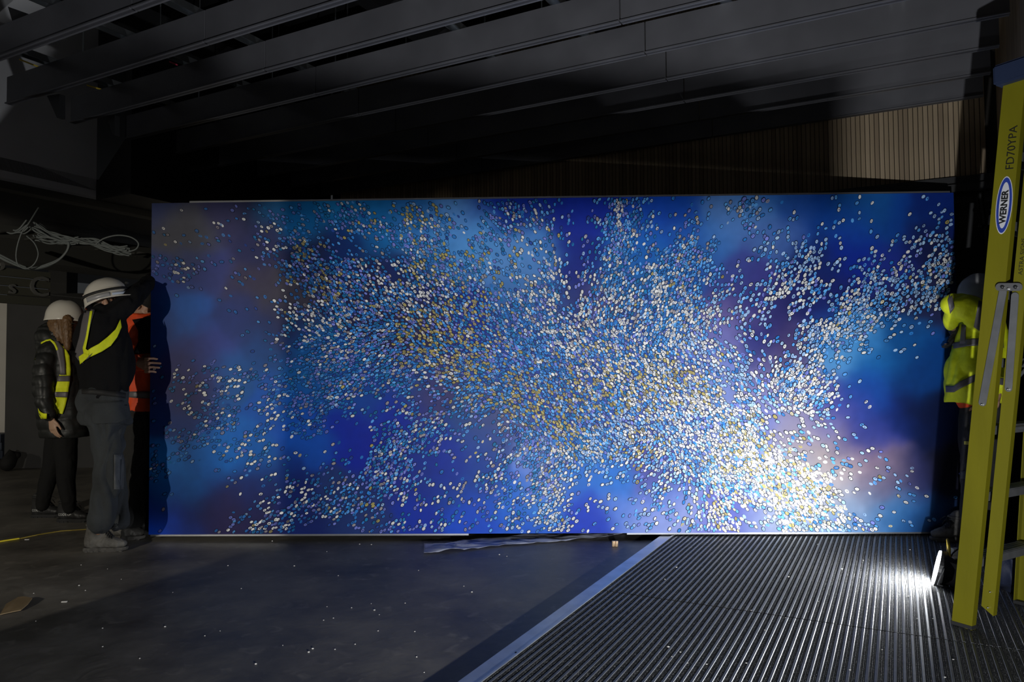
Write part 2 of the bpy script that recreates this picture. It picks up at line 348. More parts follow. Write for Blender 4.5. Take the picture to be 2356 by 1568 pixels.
# sign fascia with raised letters
sg = empty('shop_sign', W(60, 660, 7.6)); tag(sg, 'slatted dark shop fascia with raised pale letters, upper left', 'sign')
M_fas = mat('sign_board', (.08, .08, .06), .7); M_let = mat('sign_letter', (.16, .16, .15), .5)
d_ = RT; q = W(60, 660, 7.6)
def onFas(px, py):                     # plane through q containing RT and Z
    d = ray(px, py); n = RS; return CAMP + d*((q-CAMP).dot(n)/d.dot(n))
zt, zb = onFas(60, 618).z, onFas(60, 700).z
for k in range(4):
    z1 = zb + (zt-zb)/4*(k+1)-.012; z0 = zb + (zt-zb)/4*k; t0 = onFas(-300, 660).dot(RT); t1 = onFas(116, 660).dot(RT); s = q.dot(RS)
    obj('board', rbox(s-.05, s, t0, t1, z0, z1), M_fas, sg)
def letter(txt, px, py, hpx):
    P = onFas(px, py); size = (onFas(px, py-hpx/2).z-onFas(px, py+hpx/2).z)
    o = place_text('letter', txt, size*1.38, M_let, sg, P + RS*.012, RT, (0, 0, 1), .012, .001)
letter('s', 27, 661, 34); letter('C', 89, 661, 47); letter('’', 3, 632, 52)

# hanging data cables
M_cab = mat('grey_white_cable', (.17, .19, .19), .5); 
def cable(pts, r, label, sub=1, spread=0.0, name='data_cable', m=None, group=None):
    P = [W(*p) for p in pts]; bm = bmesh.new()
    Q = []
    for i in range(len(P)-1):
        p0, p1, p2, p3 = P[max(i-1, 0)], P[i], P[i+1], P[min(i+2, len(P)-1)]
        for k in range(6):
            t = k/6; Q.append(.5*((2*p1)+(p2-p0)*t+(2*p0-5*p1+4*p2-p3)*t*t+(3*p1-p0-3*p2+p3)*t**3))
    Q.append(P[-1])
    for s in range(sub):
        o = Vector((random.uniform(-1, 1), random.uniform(-1, 1), random.uniform(-1, 1)))*spread; o2 = Vector((random.uniform(-1, 1), random.uniform(-1, 1), random.uniform(-1, 1)))*spread
        tube(bm, [x + o*(1-i/len(Q)) + o2*(i/len(Q))+ Vector((0, 0, .3*spread*math.sin(i*.5+s))) for i, x in enumerate(Q)], r, 6)
    return tag(obj(name, bm, m or M_cab, None, True), label, 'cable', group)
cable([(-30, 575, 6.6), (20, 600, 6.6), (70, 618, 6.6), (120, 605, 6.6), (152, 580, 6.6), (159, 558, 6.6), (150, 550, 6.6)], .009, 'thick pair of grey cables drooping in a long curve at the left edge', 3, .015)
cable([(88, 478, 6.55), (65, 515, 6.5), (50, 535, 6.5), (38, 575, 6.5), (40, 605, 6.5), (58, 618, 6.5), (78, 608, 6.5), (88, 585, 6.5), (80, 560, 6.5), (62, 543, 6.5)], .006, 'thin grey cable hanging in a teardrop loop at far left')
cable([(78, 520, 6.6), (110, 538, 6.6), (150, 552, 6.6), (180, 553, 6.6), (220, 560, 6.6), (260, 572, 6.6), (295, 578, 6.6)], .007, 'flat bundle of pale cables strapped along the tray', 12, .04)
cable([(82, 545, 6.6), (110, 552, 6.6), (145, 555, 6.6), (178, 553, 6.6)], .007, 'lower fanned end of the pale cable bundle', 7, .035)
cable([(222, 560, 6.55), (240, 548, 6.55), (270, 541, 6.55), (300, 545, 6.55), (318, 558, 6.55), (314, 572, 6.55), (296, 579, 6.55)], .007, 'single grey cable loop right of the bundle near the painting')
cable([(-20, 522, 6.6), (10, 525, 6.6), (30, 531, 6.6), (48, 530, 6.6), (66, 516, 6.6)], .008, 'pale cables running in from the left edge to the teardrop loop', 5, .03)

# ------------------------------------------------------------------ entrance mat
ZM = .03
M_alu = mat('brushed_aluminium', (.52, .55, .6), .33, .85, var=.15, scale=8, bump=.05, bscale=30)
M_rail = mat('mat_rail_metal', (.10, .105, .115), .42, .6, var=.2, scale=30)
def brush_mat():
    m = bpy.data.materials.new('mat_brush'); m.use_nodes = True; nt = m.node_tree; b = nt.nodes['Principled BSDF']; N = nt.nodes.new; L = nt.links.new
    tc = N('ShaderNodeTexCoord'); g = N('ShaderNodeNewGeometry')
    n = N('ShaderNodeTexNoise'); n.inputs['Scale'].default_value = 230; n.inputs['Detail'].default_value = 3; L(g.outputs['Position'], n.inputs[0])
    r = N('ShaderNodeValToRGB'); r.color_ramp.elements[0].position = .55; r.color_ramp.elements[1].position = .70
    r.color_ramp.elements[0].color = (.012, .012, .012, 1); r.color_ramp.elements[1].color = (.55, .54, .5, 1); L(n.outputs[0], r.inputs[0]); L(r.outputs[0], b.inputs['Base Color'])
    b.inputs['Roughness'].default_value = .8
    bp = N('ShaderNodeBump'); bp.inputs['Strength'].default_value = .9; bp.inputs['Distance'].default_value = .004; L(n.outputs[0], bp.inputs['Height']); L(bp.outputs[0], b.inputs['Normal'])
    return m
M_brush = brush_mat()
pl = FL(1066, 1568, ZM); S_L = FL(1300, 1399, ZM).dot(RS)
print('strip s:', FL(1066, 1568, ZM).dot(RS), FL(1533, 1230, ZM).dot(RS), FL(1120, 1568, ZM).dot(RS), FL(1568, 1230, ZM).dot(RS))
S0, S1 = -1.505, -1.425
mt = empty('entrance_mat', ST(-.4, 3.5, 0)); tag(mt, 'ribbed entrance mat of metal rails and bristle strips set on the floor', 'mat')
obj('base', rbox(S1, .72, 1.2, 6.25, .001, .014), M_black, mt)
es = obj('edge_strip', rbox(S0, S1, 1.2, 6.25, .001, ZM), M_alu, mt); es['label'] = 'bright aluminium edging strip'
obj('edge_lip', rbox(S1-.006, S1+.004, 1.2, 6.25, ZM, ZM+.004), M_alu, mt)
M_hole = mat('screw_head', (.03, .03, .04), .5, .5)
for (x, y) in ((1541, 1245), (1503, 1272), (1458, 1304), (1408, 1341), (1347, 1385), (1299, 1429), (1275, 1438), (1187, 1500)):
    c = FL(x, y, ZM); bm = bmesh.new(); tube(bm, [c+Vector((0, 0, .0002)), c+Vector((0, 0, .0016))], .005, 8, cap=False); obj('screw', bm, M_hole, es)
def prof(pr, t0, t1):                   # profile (s,z) extruded along t in local axes
    bm = bmesh.new(); n = len(pr); nseg = 1
    R = [[bm.verts.new((s, t, z)) for s, z in pr] for t in (t0, t1)]
    bm.faces.new(R[0]); bm.faces.new(R[1][::-1])
    for i in range(n): bm.faces.new((R[0][i], R[1][i], R[1][(i+1) % n], R[0][(i+1) % n]))
    bmesh.ops.recalc_face_normals(bm, faces=bm.faces); me = bpy.data.meshes.new('p'); bm.to_mesh(me); bm.free(); return me
rp = [(-.0065, 0), (.0065, 0), (.0065, .0135), (.0045, .016), (-.0045, .016), (-.0065, .0135)]
bp_ = [(-.0095, 0), (.0095, 0), (.0095, .009), (.008, .014), (.0055, .0145), (.0035, .010), (.002, .0145), (-.002, .0145), (-.0035, .010), (-.0055, .0145), (-.008, .014), (-.0095, .009)]
secs = [(1.2, 3.715), (3.727, 6.25)]
rm = [prof(rp, *s) for s in secs]; bmh = [prof(bp_, *s) for s in secs]
for me in rm: me.materials.append(M_rail)
for me in bmh: me.materials.append(M_brush)
NR = int((.72-S1)/.0325)
for k in range(NR):
    for j in (0, 1):
        dx = random.uniform(-.0006, .0006)
        o = link('rail', rm[j], None, mt); o.rotation_euler = (0, 0, ROOMROT); o.location = ST(S1+.022+.0325*k+.004+dx, 0, .0135)
        o = link('bristle_strip', bmh[j], None, mt); o.rotation_euler = (0, 0, ROOMROT); o.location = ST(S1+.0055+.0325*k+.004+dx, 0, .0135)

# ------------------------------------------------------------------ the painting
KP = .9886
PO = CAMP + (Vector((-2.638, 5.337, .032))-CAMP)*KP; yaw = -.0218; PW, PH = 5.819*KP, 2.413*KP
PX = Vector((math.cos(yaw), math.sin(yaw), .0012)).normalized(); PN = Vector((math.sin(yaw), -math.cos(yaw), 0)); PU = PN.cross(PX)*-1
PU = PX.cross(PN)*-1 if PX.cross(PN).z < 0 else PX.cross(PN)
ptg = empty('painting', PO + PX*(PW/2)); tag(ptg, 'huge blue abstract painting covered in small oval dabs, held upright across the room', 'painting')
Minv = Matrix((PX, PU, PN)).transposed().inverted()
def pan(px, py):                        # picture point -> (a, b) on the panel
    d = ray(px, py); k = (PO-CAMP).dot(PN)/d.dot(PN); p = CAMP + d*k - PO; return p.dot(PX), p.dot(PU)
def PP(a, b, h=0.0): return PO + PX*a + PU*b + PN*h
BG = """350 470 38 45 75|400 540 60 58 60|450 560 55 55 62|520 500 38 36 62|480 620 38 45 90|400 620 25 45 100|370 750 10 40 90|430 720 20 75 140|480 800 35 45 100|560 480 15 20 45|640 460 0 60 100|700 490 0 65 110|760 460 10 90 140|600 560 25 28 60|560 650 40 36 55|640 680 45 42 52|700 590 15 20 45|800 560 5 30 80|850 520 10 85 140|950 500 30 90 150|1000 560 60 120 180|1050 480 75 125 185|1130 470 5 40 140|1200 480 0 35 130|1110 560 70 130 190|1180 600 80 130 190|1230 570 60 115 180|1290 520 5 30 130|1350 480 5 35 140|1340 620 5 30 120|1320 700 25 40 110|950 640 15 30 80|1000 750 35 30 70|1080 740 10 40 140|1200 750 10 70 150|1200 680 60 110 170|1250 700 50 90 160|850 700 25 25 60|900 760 30 25 60|620 760 20 25 60|600 800 5 50 100|560 740 20 35 80|520 860 10 60 110|450 860 35 35 80|420 900 30 28 65|400 960 15 40 90|700 850 5 65 120|650 920 0 60 130|780 870 5 60 130|850 900 10 55 130|900 950 5 35 140|800 1000 5 30 130|860 1040 0 25 130|700 1010 5 60 140|600 1060 5 70 135|500 1060 5 75 135|380 1090 5 85 145|450 1100 5 65 120|370 1130 0 30 90|500 1130 12 25 70|600 1110 10 30 85|520 1180 25 20 50|600 1150 20 20 55|420 1200 15 30 80|370 1200 5 50 140|660 1100 0 20 80|700 1180 10 25 80|800 1150 20 40 90|870 1180 25 45 100|900 1100 15 30 120|980 1080 10 40 130|950 1180 0 40 150|1000 900 55 50 100|950 880 20 60 130|1080 960 15 60 120|1120 950 75 80 130|1040 1050 5 40 150|1100 1000 30 70 150|1080 1100 5 60 150|1100 1180 10 70 190|1180 1150 20 100 210|1250 1090 110 140 220|1230 1150 40 120 215|1200 1220 15 85 200|1330 1080 20 110 210|1350 1180 10 60 200|1370 1210 5 55 190|1430 1180 100 140 230|1480 1220 150 170 240|1400 1110 30 120 220|1500 1080 80 80 170|1530 1060 85 85 170|1520 1140 110 140 230|1560 1200 160 175 240|1650 1220 130 140 230|1700 1190 100 110 220|1760 1210 150 170 235|1300 900 15 60 160|1400 900 20 80 170|1250 850 10 55 150|1150 850 15 60 150|1450 1000 50 80 170|1550 950 90 110 200|1600 1000 110 130 210|1650 900 130 150 220|1640 860 130 150 225|1600 830 90 110 190|1680 1040 150 180 240|1700 980 150 175 235|1750 950 130 140 220|1760 890 160 160 220|1500 780 50 110 190|1420 780 40 90 180|1400 700 75 70 120|1440 640 20 90 160|1500 500 5 60 160|1560 500 5 60 150|1480 560 15 90 170|1600 580 20 80 160|1640 540 50 100 165|1680 500 70 110 170|1740 480 70 120 180|1760 540 60 90 150|1700 620 50 60 130|1740 660 50 50 120|1820 480 20 60 130|1780 440 30 80 150|1900 500 5 50 120|1880 600 10 30 90|1960 580 5 30 120|1960 520 10 55 130|2000 480 10 60 110|2050 500 5 45 110|2150 480 5 25 80|2120 560 10 20 60|2180 600 15 18 45|2060 600 20 35 110|2100 680 25 28 60|1900 680 15 25 90|1820 720 25 30 90|1780 760 50 45 110|1700 740 90 80 140|1680 780 120 120 190|1740 790 15 40 130|1780 830 60 50 110|1830 800 80 65 110|1800 870 140 140 190|1760 860 110 100 160|1900 760 20 60 140|1930 810 90 160 220|1960 800 60 130 190|2000 840 20 100 170|2060 800 10 70 130|2100 850 5 50 110|2000 900 20 70 160|1950 940 50 70 160|1900 930 80 85 170|1850 920 130 125 180|1880 980 110 110 190|1830 970 170 165 200|1850 1010 190 175 180|1900 1040 200 180 165|1860 1060 170 160 180|1950 1020 80 75 150|2000 1000 50 65 150|2050 950 15 40 110|2100 950 8 25 70|2150 950 5 15 45|1940 1080 215 195 190|1900 1100 190 190 210|2000 1080 150 125 150|2050 1100 100 90 120|2100 1100 40 45 90|1980 1150 150 175 210|2050 1170 60 120 180|2100 1190 30 80 140|2150 1200 10 25 50|1850 1150 200 200 220|1800 1100 190 195 225|1900 1200 150 190 235|1960 1210 110 160 220|1800 1200 190 205 235|2180 1100 15 15 25"""
BG = np.array([[float(v) for v in l.split()] for l in BG.split('|')])  # apparent colours; lamp falloff at right and haze at left are in them
def s2l(c): c = np.clip(np.asarray(c)/255., 0, 1); return np.where(c <= .04045, c/12.92, ((c+.055)/1.055)**2.4)
BGL = s2l(BG[:, 2:])
def rbf(x, y, X, V, s):
    d2 = (X[:, 0]-x)**2+(X[:, 1]-y)**2; w_ = np.exp(-d2/(2*s*s)) + 1e-9/(d2+1) + .02/(1+(d2/(s*s))**2); return (w_[:, None]*V).sum(0)/w_.sum()
NX, NY = 372, 156
def surf(a, b): # picture coordinates of panel point
    p = PP(a, b); v = p-CAMP; z = v.dot(_f); return 1178+FPX*v.dot(_x)/z, 784-FPX*v.dot(_u)/z
me = bpy.data.meshes.new('painted_sheet'); V = []; Cc = []
for j in range(NY+1):
    for i in range(NX+1):
        a, b = PW*i/NX, PH*j/NY; p = PP(a, b); V.append(p)
        x, y = surf(a, b)
        nx = noise.noise(Vector((x/70, y/70, 1.3)))*26 + noise.noise(Vector((x/28, y/28, 5)))*9; ny = noise.noise(Vector((x/70, y/70, 7.7)))*26 + noise.noise(Vector((x/28, y/28, 9)))*9
        c = rbf(x+nx, y+ny, BG, BGL, 30.)
        c = c*PI/E_panel(p)*(1+.10*noise.noise(Vector((x/14, y/14, 2))))
        Cc.append((*np.clip(c, .0015, .8), 1))
F_ = [(j*(NX+1)+i, j*(NX+1)+i+1, (j+1)*(NX+1)+i+1, (j+1)*(NX+1)+i) for j in range(NY) for i in range(NX)]
nf = len(V)
V += [PP(0, 0, -.006), PP(PW, 0, -.006), PP(PW, PH, -.006), PP(0, PH, -.006)]
F_ += [(nf+3, nf+2, nf+1, nf)]
for q_, e in ((( nf, nf+1), [i for i in range(NX+1)]),): F_.append(tuple([nf+1, nf] + e))
F_.append(tuple([nf+2, nf+3][::-1][::-1] + [NY*(NX+1)+i for i in range(NX+1)])); 
F_.append(tuple([nf+3, nf] + [j*(NX+1) for j in range(NY+1)])); F_.append(tuple([nf+1, nf+2] + [j*(NX+1)+NX for j in range(NY, -1, -1)]))
Cc += [(.1, .1, .12, 1)]*4
me.from_pydata([tuple(v) for v in V], [], F_)
ca = me.color_attributes.new('paint', 'FLOAT_COLOR', 'POINT'); ca.data.foreach_set('color', np.array(Cc, dtype=np.float32).ravel())
def paint_mat(name, rough, spec, bump=.1):
    m = bpy.data.materials.new(name); m.use_nodes = True; nt = m.node_tree; b = nt.nodes['Principled BSDF']
    a = nt.nodes.new('ShaderNodeAttribute'); a.attribute_name = 'paint'; nt.links.new(a.outputs['Color'], b.inputs['Base Color'])
    b.inputs['Roughness'].default_value = rough; b.inputs['Specular IOR Level'].default_value = spec; return m
sheet = link('painted_sheet', me, paint_mat('satin_paint', .5, .25), ptg)

# dabs -------------------------------------------------
ROWS = """01212303356433 42136522477 522 2125210131001 23
11141544455666 55245665138 522 33241222200133
22211566633346 76452234313 825 76222343211445
45212267775557 77644451673 8 86223552365566
01111227876766 67656726758 85562666356556
00001266887877 77767677779 9735532586534 1
00001257777777 67788899999 97342367630111
10111246788887 78888899999 66641463201010"""
def row(s): return [int(c) for c in s]
D8 = [
 row('01212335643')+[3]+row('421365224752')+row('212521031001')+[2,2],
 row('11141444556')+[5]+row('652456513852')+row('332412222013')+[3,3],
 row('22211566334')+[6]+row('764524313825')+row('762234431144')+[5,5],
 row('45212267775')+[5]+row('777644516738')+row('862235523655')+[6,6],
 row('01111227876')+[7]+row('667656726758')+row('855266635656')+[6,5],
 row('00001266887')+[7]+row('777776767779')+row('973553258653')+[1,1],
 row('00001257777')+[7]+row('776778889999')+row('973423676301')+[1,0],
 row('10111246788')+[8]+row('877888888999')+row('666414632011')+[0,0],
 row('14445556886')+[7]+row('568888889999')+row('766658741000')+[0,0],
 row('24553556842')+[4]+row('356888888988')+row('886657752000')+[0,0],
 row('13554356323')+[6]+row('665258878988')[:12]+row('998742412000')+[0,0],
 row('35525511115')+[7]+row('652358989999')+row('988862331000')+[0,0],
 row('41034212347')+[6]+row('322356765565')+row('888887533310')+[0,0],
 row('10000244356')+[4]+row('435555622335')+row('358788831231')+[2,1],
 row('10002556653')+[3]+row('432354731235')+row('357267852111')+[1,0],
 row('21135654134')+[5]+row('553434632334')+row('367457776410')+[0,0]]
D8 = np.array([r[:38] for r in D8], float)
CNT = np.interp(D8, range(10), [0, 1.5, 3.8, 7, 12, 18, 26, 36, 48, 62])
def dens(x, y):
    gx = (x-370)/50; gy = (y-470)/50; i = int(np.clip(math.floor(gx), 0, 36)); j = int(np.clip(math.floor(gy), 0, 14)); fx = min(max(gx-i, 0), 1); fy = min(max(gy-j, 0), 1)
    return (CNT[j, i]*(1-fx)+CNT[j, i+1]*fx)*(1-fy)+(CNT[j+1, i]*(1-fx)+CNT[j+1, i+1]*fx)*fy
ANG = np.array([[float(v) for v in a.split()] for a in """400 500 -30|600 500 -35|900 520 -50|1150 480 -65|1050 600 -50|800 650 -40|700 700 -40|1000 760 -45|1250 740 -55|1150 600 -60|1400 470 75|1380 550 75|1400 650 70|1500 700 60|1600 550 60|1800 600 60|1900 550 60|2100 600 50|1850 750 50|1650 650 60|1670 850 -50|1850 850 60|1900 880 35|2000 870 20|1400 850 -50|1500 900 -50|1300 900 -45|1150 850 -35|1000 870 -20|900 830 20|700 860 25|450 880 25|500 950 30|600 1000 35|400 1050 35|900 900 40|1050 930 40|1000 1000 45|700 1120 35|550 1180 30|850 1130 45|1000 1150 60|1150 1100 50|1250 1100 50|1300 960 -50|1400 1000 -50|1450 1050 40|1600 1000 -55|1700 1100 -55|1500 1150 50|1600 1190 55|1750 1180 -45|1900 1150 -45|1850 1000 -40|2000 1100 -30|2150 1120 -15|1200 1180 45|1700 880 -50|1640 1150 -50""".split('|')])
AV = np.stack([np.cos(2*np.radians(ANG[:, 2])), np.sin(2*np.radians(ANG[:, 2]))], 1)
GOLD = [(700,580,20),(900,470,40),(940,500,25),(1010,740,45),(950,790,35),(1050,800,55),(1080,840,50),(1200,900,45),(1270,940,45),(1310,1000,35),(1150,620,35),(1100,710,30),(1370,870,55),(1450,900,50),(1530,870,45),(1580,880,40),(1665,900,20),(1470,1030,40),(1700,1030,55),(1800,1080,70),(1640,1150,40),(1690,1200,50),(1850,1140,50),(1920,1170,25),(2010,1200,18),(720,560,15),(750,660,28),(670,645,14),(1090,560,30),(1000,490,25),(860,1160,15),(1010,600,40)]
WHITE = [(390,540,18),(430,610,22),(500,525,14),(600,530,26),(650,570,14),(660,700,36),(700,740,36),(930,650,45),(960,680,40),(980,520,22),(1230,600,50),(1250,650,55),(1320,750,50),(1400,740,70),(1500,700,70),(1600,750,60),(1460,800,70),(430,890,60),(540,880,26),(600,1000,55),(560,1040,45),(640,1000,30),(700,1120,55),(600,1190,45),(1000,860,36),(1100,1100,70),(1250,1180,60),(1350,1120,60),(1800,1150,110),(1700,1000,90),(1600,950,80),(1900,1150,60),(1850,870,80),(1780,700,30),(1820,680,40),(960,1150,50),(870,680,20),(760,750,35),(2170,600,30),(1430,480,20)]
def gsum(L, x, y): return min(1, sum(math.exp(-((x-a)**2+(y-b)**2)/(2*r*r*.75)) for a, b, r in L))
PAL = {'white': (.83, .82, .80), 'pale': (.34, .52, .82), 'light': (.10, .36, .84), 'mid': (.025, .20, .60), 'peri': (.18, .22, .66), 'teal': (.01, .18, .42), 'taupe': (.36, .32, .33), 'gold': (.42, .35, .12), 'cream': (.75, .66, .42), 'deep': (.02, .07, .35)}
DV, DF, DC = [], [], []
def poly(cx, cy, ra, rb, th, h, n, col, wob=0):
    b0 = len(DV); ct, st = math.cos(th), math.sin(th)
    for k in range(n):
        a = 2*PI*k/n; q_ = 1+wob*random.uniform(-1, 1); u_, v_ = ra*math.cos(a)*q_, rb*math.sin(a)*q_
        aa, bb = cx+u_*ct-v_*st, cy+u_*st+v_*ct
        DV.append(tuple(PP(min(max(aa, 0.002), PW-.002), min(max(bb, 0.002), PH-.002), h)))
    DF.append(tuple(range(b0, b0+n))); DC.extend([(*col, 1)]*n)
GXN, GYN = 190, 82
AG = np.array([[math.atan2(*rbf(340+10*i, 440+10*j, ANG, AV, 55.)[::-1])/2 for j in range(GYN)] for i in range(GXN)])
BGG = np.array([[rbf(340+10*i, 440+10*j, BG, BGL, 30.) for j in range(GYN)] for i in range(GXN)])
def gi(x, y): return min(GXN-1, max(0, int((x-335)/10))), min(GYN-1, max(0, int((y-435)/10)))
pts_done = {}
def ok(x, y, md):
    gx, gy = int(x//12), int(y//12)
    for i in range(gx-1, gx+2):
        for j in range(gy-1, gy+2):
            for (a, b) in pts_done.get((i, j), ()):
                if (a-x)**2+(b-y)**2 < md*md: return False
    pts_done.setdefault((gx, gy), []).append((x, y)); return True
ndab = 0
MMPX = .00317
for it in range(240000):
    x = random.uniform(346, 2216); y = random.uniform(446, 1229)
    wx = 14*noise.noise(Vector((x/38, y/38, 31))); wy = 14*noise.noise(Vector((x/38, y/38, 47)))
    dd = dens(x+wx+random.gauss(0, 3), y+wy+random.gauss(0, 3))
    if dd < .4: continue
    if random.random() > min(1, dd/170.*math.exp(dd/20.)): continue
    g_ = gi(x, y); th = AG[g_]
    # clumps drawn out along the flow
    ct, st = math.cos(th), math.sin(th); u_ = (x*ct-y*st); v_ = (x*st+y*ct)
    cl = noise.noise(Vector((u_/80, v_/26, 3.1)))*.75 + noise.noise(Vector((x/26, y/26, 8.1)))*.6
    mod = min(2.2, max(.0, 1+(3.6 if dd < 15 else 2.6 if dd < 28 else .9)*cl))
    if random.random() > mod/1.7: continue
    md = 7.0 if dd < 9 else 6.3 if dd < 22 else 5.7 if dd < 40 else 4.9
    if random.random() < .15: md *= .6
    if not ok(x, y, md): continue
    a, b = pan(x, y)
    if not (.012 < a < PW-.012 and .012 < b < PH-.012): continue
    th += random.gauss(0, .22)
    g = gsum(GOLD, x, y); wt = gsum(WHITE, x, y); low = 1/(1+math.exp(-((x-1450)/140+(y-900)/160)))   # pale mass at lower right
    tr = 1/(1+math.exp(-((x-1500)/120))); 
    pw = .04 + .30*wt + .08*low; pg = .012 + .38*g*(random.random() < .9)
    reg = noise.noise(Vector((x/45, y/45, 12))); r = random.random()
    if r < pg: key = 'cream' if random.random() < .55*low else 'gold'
    elif r < pg + pw*(1.1+1.1*noise.noise(Vector((x/30, y/30, 21)))): key = 'white'
    else:
        if low > .5: W_ = [('pale', 3.6), ('light', 3.2), ('white', .8), ('mid', .8), ('peri', .8)]
        elif tr > .6: W_ = [('light', 5), ('peri', 1.6), ('taupe', 1.3), ('mid', 2.2), ('pale', 1.0)]
        else: W_ = [('mid', 3.2), ('light', 1.2+2.5*max(0, (x-800)/700)), ('peri', 2+3*reg), ('teal', 1.2-1.2*reg), ('taupe', .8), ('deep', .6), ('pale', .3+max(0, (x-900)/500))]
        W_ = [(k, max(.02, v)) for k, v in W_]; q_ = random.random()*sum(v for _, v in W_)
        for key, v in W_:
            q_ -= v
            if q_ <= 0: break
    c = np.array(PAL[key])*random.uniform(.75, 1.15)
    if key == 'white': c = np.array(PAL['white'])*random.uniform(.7, 1.0)
    c = np.clip(c, .005, .85)
    if x < 760 and key != 'white': c = c*.62 + .3*np.clip(BGG[g_]*PI/E_panel(PP(a, b)), 0, .6)
    L_ = MMPX*random.uniform(3.9, 5.2)*(1.0 if x < 1700 else 1.12); B_ = L_*random.uniform(.56, .72)
    bgc = BGG[g_]; bgc = np.clip(bgc*PI/E_panel(PP(a, b)), .002, .8)
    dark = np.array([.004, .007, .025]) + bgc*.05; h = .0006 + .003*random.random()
    soft = random.random()
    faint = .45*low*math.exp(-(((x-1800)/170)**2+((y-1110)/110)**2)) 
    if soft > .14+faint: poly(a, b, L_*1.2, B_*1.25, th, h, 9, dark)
    ring = random.random()
    poly(a, b, L_*.92, B_*.9, th, h+.00025, 10, c, .07)
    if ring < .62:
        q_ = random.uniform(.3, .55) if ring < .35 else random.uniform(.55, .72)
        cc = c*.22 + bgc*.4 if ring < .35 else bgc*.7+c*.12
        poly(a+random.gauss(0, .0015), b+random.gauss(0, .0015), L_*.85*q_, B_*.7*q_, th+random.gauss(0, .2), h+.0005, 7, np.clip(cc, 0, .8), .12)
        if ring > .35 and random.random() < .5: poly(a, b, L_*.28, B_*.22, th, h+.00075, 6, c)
    ndab += 1
print('dabs', ndab)
me = bpy.data.meshes.new('paint_dabs'); me.from_pydata(DV, [], DF)
ca = me.color_attributes.new('paint', 'FLOAT_COLOR', 'POINT'); ca.data.foreach_set('color', np.array(DC, dtype=np.float32).ravel())
o = link('paint_dabs', me, paint_mat('dab_paint', .55, .2), ptg); o['kind'] = 'stuff'; o['label'] = 'thousands of raised oval dabs of white, blue and gold paint'
M_frame = mat('dull_aluminium', (.55, .56, .58), .35, .9, var=.1, scale=6)
def pbox(a0, a1, b0, b1, h0, h1, name, m):
    bm = bmesh.new(); box(bm, PP((a0+a1)/2, (b0+b1)/2, (h0+h1)/2), PX*((a1-a0)/2), PU*((b1-b0)/2), PN*((h1-h0)/2)); return obj(name, bm, m, ptg)
a1_ = pan(435, 460)[0]
pbox(a1_, PW-.02, PH-.03, PH+.014, -.046, -.0065, 'top_rail', M_frame)
pbox(.01, pan(1078, 1230)[0], -.014, .03, -.046, -.0065, 'bottom_rail', M_frame); pbox(pan(1443, 1228)[0], PW-.02, -.012, .03, -.046, -.0065, 'bottom_rail', M_frame)
pbox(.01, .05, .03, PH-.03, -.046, -.0065, 'side_rail', M_frame); pbox(PW-.06, PW-.02, .03, PH-.03, -.046, -.0065, 'side_rail', M_frame)
for k in range(1, 5): pbox(PW*k/5-.02, PW*k/5+.02, .03, PH-.03, -.046, -.0065, 'batten', M_frame)

# ------------------------------------------------------------------ people
M_skin = mat('skin', (.42, .24, .16), .5, var=.08, scale=30); M_skinw = mat('skin_pale', (.48, .30, .2), .5)
M_blk = mat('black_fleece', (.008, .008, .009), .9, bump=.3, bscale=250, spec=.15)
M_puff = mat('black_puffer_nylon', (.013, .014, .013), .5, bump=.1, bscale=60)
M_trs = mat('charcoal_work_cotton', (.036, .041, .045), .9, var=.25, scale=7, bump=.3, bscale=180)
M_trs2 = mat('black_work_cotton', (.02, .02, .02), .9, bump=.3, bscale=180)
M_leg = mat('black_leggings', (.012, .012, .012), .85, bump=.2, bscale=200, spec=.15)
M_hv = mat('hi_vis_yellow', (.78, .86, .01), .65, var=.12, scale=14, bump=.25, bscale=40)
M_hvo = mat('hi_vis_orange', (.75, .07, .008), .65, var=.15, scale=14, bump=.25, bscale=40)
M_tape = mat('grey_reflective_tape', (.13, .12, .125), .45, .15)
M_hat = mat('cream_hard_hat_plastic', (.62, .59, .52), .22, spec=.6); M_hatd = mat('grey_hard_hat_plastic', (.3, .3, .31), .3); M_hatb = mat('pale_blue_sticker', (.55, .62, .75), .4)
M_strap = mat('black_webbing', (.012, .012, .012), .7); M_hair = mat('brown_blond_hair', (.14, .075, .03), .55, var=.5, scale=40, stretch=(9, 9, 1))
M_boot = mat('scuffed_grey_leather', (.10, .095, .085), .75, var=.4, scale=18, bump=.3, bscale=90); M_bootb = mat('black_leather', (.022, .022, .022), .5, var=.2, scale=10)
M_sole = mat('rubber_sole', (.06, .056, .05), .85, var=.4, scale=30); M_soleb = mat('black_rubber_sole', (.015, .015, .015), .8)
M_eye = mat('eye_white', (.6, .58, .55), .3); M_dk = mat('dark_hair', (.02, .015, .012), .7)

